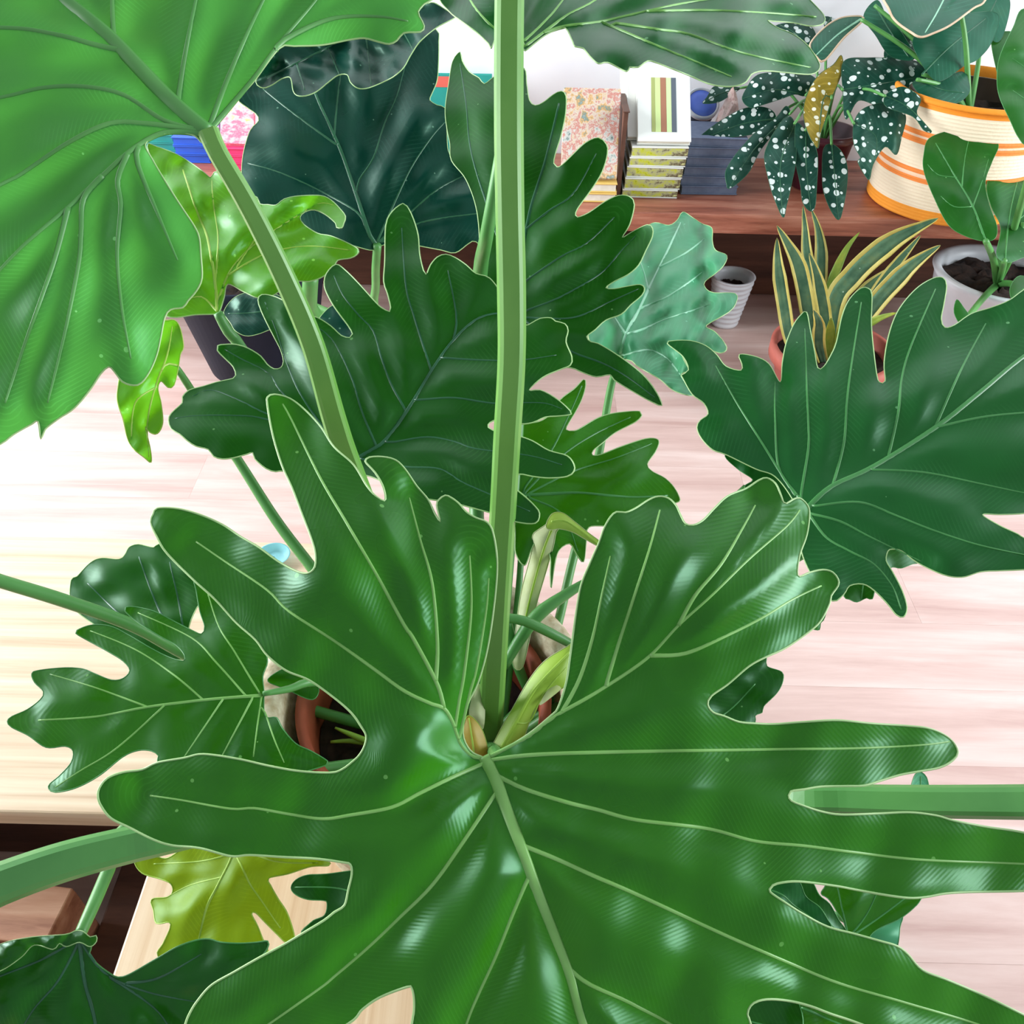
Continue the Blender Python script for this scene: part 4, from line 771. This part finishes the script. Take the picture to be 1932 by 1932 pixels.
bl = [("1326,195 1334,183 1346,164 1365,164 1396,166 1379,179 1355,193", 2.12), ("1400,187 1411,162 1423,146 1442,138 1500,135 1540,150 1520,180 1500,178 1473,187 1435,199 1415,203", 2.05),
 ("1311,268 1338,243 1369,222 1400,206 1431,201 1456,208 1464,224 1452,241 1421,253 1379,259 1348,261", 2.06), ("1483,200 1462,224 1431,245 1406,270 1384,297 1369,324 1371,348 1375,356 1394,344 1415,322 1431,290 1448,266 1469,241 1490,215", 1.98),
 ("1448,274 1442,298 1448,331 1458,367 1477,410 1484,388 1494,344 1502,298 1499,233 1484,220 1463,246", 1.93), ("1502,233 1500,280 1502,311 1510,349 1515,383 1530,399 1538,388 1541,349 1543,298 1536,272 1520,246", 1.94),
 ("1554,280 1551,324 1554,362 1567,396 1582,415 1590,396 1598,349 1598,311 1587,285 1569,272", 1.95), ("1587,104 1572,122 1546,140 1528,166 1517,197 1517,228 1528,259 1543,280 1548,254 1559,220 1569,186 1582,155 1591,129", 1.96),
 ("1592,116 1639,109 1691,111 1730,116 1766,140 1737,153 1717,160 1700,190 1660,200 1620,190 1596,225 1590,170", 1.97), ("1626,207 1611,233 1611,272 1624,298 1618,305 1639,339 1647,311 1670,277 1691,292 1701,259 1709,220 1691,200 1660,195", 1.90),
 ("1673,202 1670,181 1691,166 1711,166 1737,186 1730,215 1758,248 1743,246 1722,220", 1.88), ("1556,52 1559,26 1582,5 1585,15 1574,39", 2.1), ("1455,60 1470,46 1500,44 1530,50 1540,75 1520,90 1490,80", 2.1), ("1670,110 1680,70 1700,60 1722,80 1724,112", 2.02)]
for i, (ol, d) in enumerate(bl):
    po = P(ol); c = po.mean(0); far = po[np.argmax(np.linalg.norm(po - np.array((1560, 190)), axis=1))]; near = po[np.argmin(np.linalg.norm(po - np.array((1560, 190)), axis=1))]
    build_leaf(beg, ol, [[near, c, far]], d, (0.1 * math.sin(i * 2.3), 0.25 + 0.15 * math.cos(i * 1.7), 0.93), M['spot_tan' if i == 7 else 'spot'], tuple(c), step=8, quilt=0.006, wq=12, edge=0.008, we=12, wave=0.006, wl=60,
               vmat='vein_dk', mmat='vein_dk', seed=60 + i, margin=0.0006, midw=(3, 1))
    pet3(beg, [at(near[0], near[1], d), at((near[0] + 1560) / 2, (near[1] + 190) / 2 - 12, (d + 2.12) / 2), (bc[0], bc[1], SZ + 0.11)], 0.003, 0.004, M['petiole_dk'])

# ---------------------------------------------------------------- woven basket with a rubber plant
BR = 0.185; bcx, bcy = on_z(1768, 372, SZ)[0], 2.13; BH = 0.265
def weave_mat():
    mt, nt, b = new_mat('basket_weave'); b.inputs['Roughness'].default_value = 0.8
    tc = N(nt, 'ShaderNodeTexCoord'); sp = N(nt, 'ShaderNodeSeparateXYZ'); nt.links.new(tc.outputs['Object'], sp.inputs[0])
    r = ramp(nt, [(0.0, lin('f29a2e')), (1.0, lin('f29a2e'))]); r.color_ramp.interpolation = 'CONSTANT'
    stops = [(0.11, 'f1e0c4'), (0.33, 'f08a3c'), (0.37, 'f6d3b4'), (0.40, 'f08a3c'), (0.44, 'f1e0c4'), (0.64, 'f08a3c'), (0.68, 'f6d3b4'), (0.70, 'f08a3c'), (0.74, 'f1e0c4'), (0.915, 'ee8f1f')]
    for p, c in stops:
        e = r.color_ramp.elements.new(p); e.color = lin(c)
    dv = N(nt, 'ShaderNodeMath', operation='DIVIDE'); dv.inputs[1].default_value = BH; nt.links.new(sp.outputs[2], dv.inputs[0]); nt.links.new(dv.outputs[0], r.inputs[0])
    nt.links.new(r.outputs[0], b.inputs['Base Color'])
    n = noise_tex(nt, tc.outputs['Object'], 120, 2); bump(nt, b, n.outputs[0], 0.5, 0.002); return mt
M['weave'] = weave_mat()
prof = [(BR * 0.93, SZ + 0.001)]
NR = 34
for i in range(NR * 3 + 1):
    t = i / (NR * 3); z = SZ + 0.003 + t * (BH - 0.012)
    prof.append((BR * (0.945 + 0.055 * t + 0.02 * math.sin(math.pi * t)) + 0.002 * abs(math.sin(math.pi * t * NR)), z))
for i in range(7):
    a = math.pi * i / 6 - 0.2; prof.append((BR - 0.002 + 0.009 * math.cos(a), SZ + BH - 0.008 + 0.009 * math.sin(a)))
prof += [(BR - 0.012, SZ + BH - 0.02), (BR - 0.02, SZ + 0.01), (0.001, SZ + 0.01)]
vv, ff = lathe_vf((bcx, bcy), prof, 120, rad_fn=lambda a, z: 1 + 0.0045 * math.sin(a * 60 + math.floor((z - SZ) / (BH / NR)) * math.pi))
bask = mesh_obj('woven_basket', vv, ff, M['weave'], None, True, label='cream and orange striped woven basket on the shelf', cat='basket')
vv, ff = lathe_vf((bcx, bcy), [(0.10, SZ + 0.012), (0.11, SZ + 0.013), (0.14, SZ + 0.22), (0.146, SZ + 0.225), (0.146, SZ + 0.25), (0.14, SZ + 0.25), (0.13, SZ + 0.2), (0.001, SZ + 0.2)], 40)
ipot = mesh_obj('nursery_pot', vv, ff, plain('brown_plastic', '38261f', 0.5, '443028', 10), None, True, label='dark brown nursery pot inside the striped basket', cat='pot')
soil_disc(ipot, (bcx, bcy), 0.131, SZ + 0.205)
rub = empty('rubber_plant', (bcx, bcy, SZ + 0.205), label='rubber plant with cream edged leaves in striped basket', cat='plant')
M['rub'] = leaf_mat('leaf_rubber', '164a36', '215a44', '2a7a48', 0.4, 0.12, 0.4, 0.1); M['rub_dk'] = M['rub']
M['cream'] = plain('cream_edge', 'd8c2a4', 0.6, 'c9a888', 30)
rl = [("1665,-30 1678,20 1691,41 1717,60 1737,70 1763,62 1794,47 1836,16 1859,0 1880,-60 1750,-90", ["1800,-40 1770,20 1745,62"], 1.82, 'rub', (0, 0.6, 0.8), 0.0022), ("1528,85 1556,52 1587,34 1624,31 1626,41 1592,72 1556,114 1541,108", ["1624,36 1580,66 1540,104"], 1.95, 'rub', (0, 0.5, 0.86), 0.0022),
      ("1724,70 1760,40 1820,26 1882,26 1872,78 1846,111 1820,124 1768,153 1730,104", ["1740,140 1790,90 1860,35"], 1.95, 'rub_dk', (0.2, 0.2, 0.96), 0.0004), ("1722,155 1768,150 1815,135 1828,155 1828,176 1807,194 1768,199 1743,186", ["1730,150 1780,170 1820,175"], 1.90, 'rub_dk', (0, 0.5, 0.86), 0.0004),
      ("1629,31 1655,0 1675,34 1704,65 1724,111 1680,106 1652,67", ["1650,10 1680,60 1715,108"], 2.0, 'rub_dk', (-0.2, 0.3, 0.93), 0.0004), ("1830,20 1870,-20 1905,0 1895,60 1880,80 1860,60", ["1850,60 1880,0"], 2.05, 'rub_dk', (0, 0.3, 0.95), 0.0004)]
rc = np.array((bcx, bcy, SZ + 0.2))
for i, (ol, vn, d, mk, nn, mr) in enumerate(rl):
    o = build_leaf(rub, ol, vn, d, nn, M[mk], tuple(P(ol).mean(0)), step=9, quilt=0.004, wq=14, edge=0.006, we=14, wave=0.004, wl=90, vmat='vein_mint' if i < 2 else 'vein_dk', mmat='cream' if i < 2 else 'vein_dk', seed=80 + i, margin=mr, midw=(4, 2))
    q = P(vn[0])[0]; b0 = at(q[0], q[1], d)
    pet3(rub, [b0, (b0 + rc) / 2 + np.array((0, 0, 0.02)), rc], 0.004, 0.007, M['petiole_dk'])

# ---------------------------------------------------------------- variegated dracaena in a clay pot on the floor
RZ = 0.15; tcn = on_z(1572, 655, RZ); TR = 0.145
vv, ff = lathe_vf((tcn[0], tcn[1]), [(0.095, 0.001), (0.10, 0.003), (TR - 0.012, RZ - 0.035), (TR, RZ - 0.033), (TR, RZ), (TR - 0.012, RZ), (TR - 0.018, RZ - 0.03), (0.09, 0.02), (0.001, 0.02)], 56)
tpot = mesh_obj('plant_pot', vv, ff, M['terra_pink'], None, True, label='pinkish terracotta pot of the yellow edged plant on floor', cat='pot')
soil_disc(tpot, (tcn[0], tcn[1]), TR - 0.019, RZ - 0.028)
dr = empty('variegated_dracaena', (tcn[0], tcn[1], RZ - 0.03), label='dracaena with yellow edged sword leaves in terracotta pot', cat='plant')
M['drac'] = leaf_mat('leaf_drac', '3f5f4a', '5a7a5c', '5a8a30', 0.45, 0.12, 0.4, 0.1, 30); M['drac_y'] = plain('leaf_yellow_edge', 'b9a94e', 0.5, 'cbbf6a', 30); M['drac_lime'] = leaf_mat('leaf_drac_lime', '7f9a3c', '9aae4a', 'a0c030', 0.45, 0.2, 0.4, 0.1, 30)
def blade(parent, spec, w, d0, d1, mat, emat, k_=0):
    """sword leaf: tip first, in px; a green strip with two yellow edge strips"""
    c = catmull(P(spec), 10); n_ = len(c); t = np.linspace(0, 1, n_)
    dd = d0 + (d1 - d0) * t; ctr = np.array([at(p[0], p[1], q) for p, q in zip(c, dd)])
    ww = w / 2 * dd / F_PX * np.clip(np.minimum(t * 3.2, 1) ** 0.7 * (1 - 0.35 * np.maximum(t - 0.6, 0) / 0.4), 0.04, 1)
    tg = np.gradient(ctr, axis=0); tg /= np.linalg.norm(tg, axis=1)[:, None]; vd = CAM - ctr; s = np.cross(tg, vd); s /= np.linalg.norm(s, axis=1)[:, None]
    up = np.cross(s, tg)
    def strip(name, a, b, par, mt):
        e = 0.0012; us = np.linspace(a, b, 4); vs = []; fs = []
        for i in range(n_):
            for u in us: vs.append(ctr[i] + s[i] * u * ww[i] + up[i] * (0.35 * abs(u) * ww[i]))
            for u in us[::-1]: vs.append(ctr[i] + s[i] * u * ww[i] + up[i] * (0.35 * abs(u) * ww[i] - e))
        m_ = 8
        for i in range(n_ - 1):
            for j in range(m_):
                l = (j + 1) % m_; fs.append((i * m_ + j, i * m_ + l, (i + 1) * m_ + l, (i + 1) * m_ + j))
        fs.append(tuple(range(m_))); fs.append(tuple((n_ - 1) * m_ + j for j in range(m_))[::-1])
        return mesh_obj(name, vs, fs, mt, par)
    o = strip('leaf', -0.62, 0.62, parent, mat)
    if emat is not None:
        strip('yellow_edge', -1.0, -0.622, o, emat); strip('yellow_edge', 0.622, 1.0, o, emat)
    return o
tb = axial((tcn[0], tcn[1], RZ - 0.03))
for spec, w, d0, mk in [("1466,449 1468,500 1478,570 1494,650 1530,690", 26, 1.95, 'drac'), ("1466,426 1485,458 1506,499 1518,550 1526,600 1540,690", 30, 1.93, 'drac'), ("1515,388 1519,430 1522,474 1530,520 1545,690", 20, 1.98, 'drac'),
     ("1531,395 1543,430 1549,470 1549,515 1548,560 1555,690", 24, 2.0, 'drac'), ("1527,478 1540,515 1550,560 1557,610 1560,690", 26, 1.9, 'drac'), ("1622,438 1600,465 1580,505 1566,552 1562,690", 26, 1.98, 'drac_lime'),
     ("1770,412 1735,428 1689,452 1645,485 1608,522 1575,570 1560,690", 42, 1.86, 'drac'), ("1774,463 1745,482 1715,505 1685,535 1655,568 1600,640 1570,690", 36, 1.84, 'drac'), ("1737,444 1715,470 1690,500 1650,555 1600,640 1568,690", 22, 1.95, 'drac'),
     ("1692,590 1660,600 1630,618 1600,650 1570,690", 24, 1.86, 'drac_lime'), ("1700,500 1660,525 1620,565 1590,620 1565,690", 28, 2.0, 'drac'), ("1535,585 1545,610 1545,650 1555,690", 24, 1.85, 'drac'), ("1590,600 1585,640 1572,690", 30, 1.86, 'drac_lime'), ("1568,600 1566,640 1562,690", 30, 1.88, 'drac_lime')]:
    blade(dr, spec, w, d0, tb, M[mk], M['drac_y'] if mk == 'drac' else None)

# white ribbed pot on the floor
wc = on_z(1384, 520, 0.145); wr = 0.058
prof = [(wr * 0.62, 0.001)]
for i in range(60):
    t = i / 59; prof.append((wr * (0.64 + 0.36 * t) + 0.0016 * math.sin(t * 6.28 * 9), 0.004 + t * 0.138))
prof += [(wr + 0.002, 0.146), (wr - 0.006, 0.146), (wr - 0.008, 0.13), (wr * 0.6, 0.02), (0.001, 0.02)]
vv, ff = lathe_vf((wc[0], wc[1]), prof, 48)
wp = mesh_obj('ribbed_pot', vv, ff, M['white_pot'], None, True, label='small white ribbed pot on floor beside the pale mint leaf', cat='pot')
soil_disc(wp, (wc[0], wc[1]), wr - 0.009, 0.11)

# peace lily in a white pot
LZ = 0.25; lc = on_z(1892, 512, LZ); LR = 0.165
vv, ff = lathe_vf((lc[0], lc[1]), [(0.11, 0.001), (0.115, 0.004), (LR - 0.01, LZ - 0.02), (LR, LZ - 0.004), (LR - 0.006, LZ), (LR - 0.02, LZ - 0.002), (LR - 0.024, LZ - 0.03), (0.10, 0.02), (0.001, 0.02)], 56)
lp = mesh_obj('plant_pot', vv, ff, M['white_pot'], None, True, label='large white pot with dark soil right of terracotta pot', cat='pot')
soil_disc(lp, (lc[0], lc[1]), LR - 0.025, LZ - 0.032, rough=0.012)
ly = empty('peace_lily', (lc[0], lc[1], LZ - 0.03), label='leafy green peace lily growing in the large white pot', cat='plant')
M['lily'] = leaf_mat('leaf_lily', '12480e', '1c5a14', '3c9208', 0.38, 0.16, 0.45, 0.15); M['lily_dk'] = M['lily']
lcr = np.array((lc[0], lc[1], LZ - 0.035))
ll = [("1753,261 1794,246 1833,242 1867,254 1884,274 1872,305 1859,344 1867,388 1881,427 1877,450 1856,455 1820,445 1789,424 1763,375 1743,323 1743,290", ["1858,452 1835,390 1800,330 1765,270", "1835,390 1850,350 1865,300", "1835,390 1800,390 1775,370", "1815,350 1820,300 1830,255", "1805,335 1770,330 1750,310"], 1.78, 'lily', (-0.1, 0.35, 0.93), (1860, 455)),
      ("1862,348 1885,305 1918,310 1950,330 1980,400 1950,470 1920,490 1898,495 1880,480 1888,430 1870,390", ["1895,490 1905,400 1925,320", "1902,430 1940,400"], 1.86, 'lily_dk', (0.2, 0.3, 0.93), (1895, 492)),
      ("1932,16 1911,52 1887,104 1881,142 1885,181 1906,228 1921,259 1940,275 1990,260 2020,150 1990,40", ["1960,265 1950,160 1940,30", "1952,200 1910,170", "1950,140 1910,110"], 1.6, 'lily', (0.1, 0.3, 0.95), (1960, 265)),
      ("1870,80 1890,60 1925,70 1940,140 1925,200 1895,180", [], 1.95, 'lily_dk', (0, 0.4, 0.9), (1930, 200)), ("1905,545 1925,520 1960,540 1940,570 1915,575", [], 1.9, 'lily', (0, 0.6, 0.8), (1930, 550)),
      ("1800,590 1805,565 1818,580 1830,600 1815,615", [], 1.80, 'lily', (0, 0.4, 0.9), (1815, 612))]
for i, (ol, vn, d, mk, nn, bs) in enumerate(ll):
    build_leaf(ly, ol, vn, d, nn, M[mk], bs, step=10, quilt=0.007, wq=16, edge=0.006, we=16, wave=0.006, wl=110, vmat='vein_md', mmat='vein_md', seed=90 + i, margin=0.0005, midw=(5, 2), vw=(3, 1))
    b0 = at(bs[0], bs[1], d); pet3(ly, [b0, 0.5 * (b0 + lcr) + np.array((0, 0, 0.01)), lcr], 0.006, 0.009, M['petiole_md'])
pet3(ly, [at(1932, 420, 1.9), at(1910, 480, 1.95), lcr], 0.006, 0.008, M['petiole_md'])

# small teal saucer on the bench
tz = on_z(518, 1056, BZ)
vv, ff = lathe_vf((tz[0], tz[1]), [(0.012, BZ + 0.001), (0.016, BZ + 0.002), (0.026, BZ + 0.012), (0.024, BZ + 0.012), (0.015, BZ + 0.004), (0.001, BZ + 0.006)], 40)
mesh_obj('saucer', vv, ff, plain('teal_glaze', '6fb0b8', 0.3, '86c2c8', 12), None, True, label='small pale teal saucer at the far bench edge', cat='saucer')
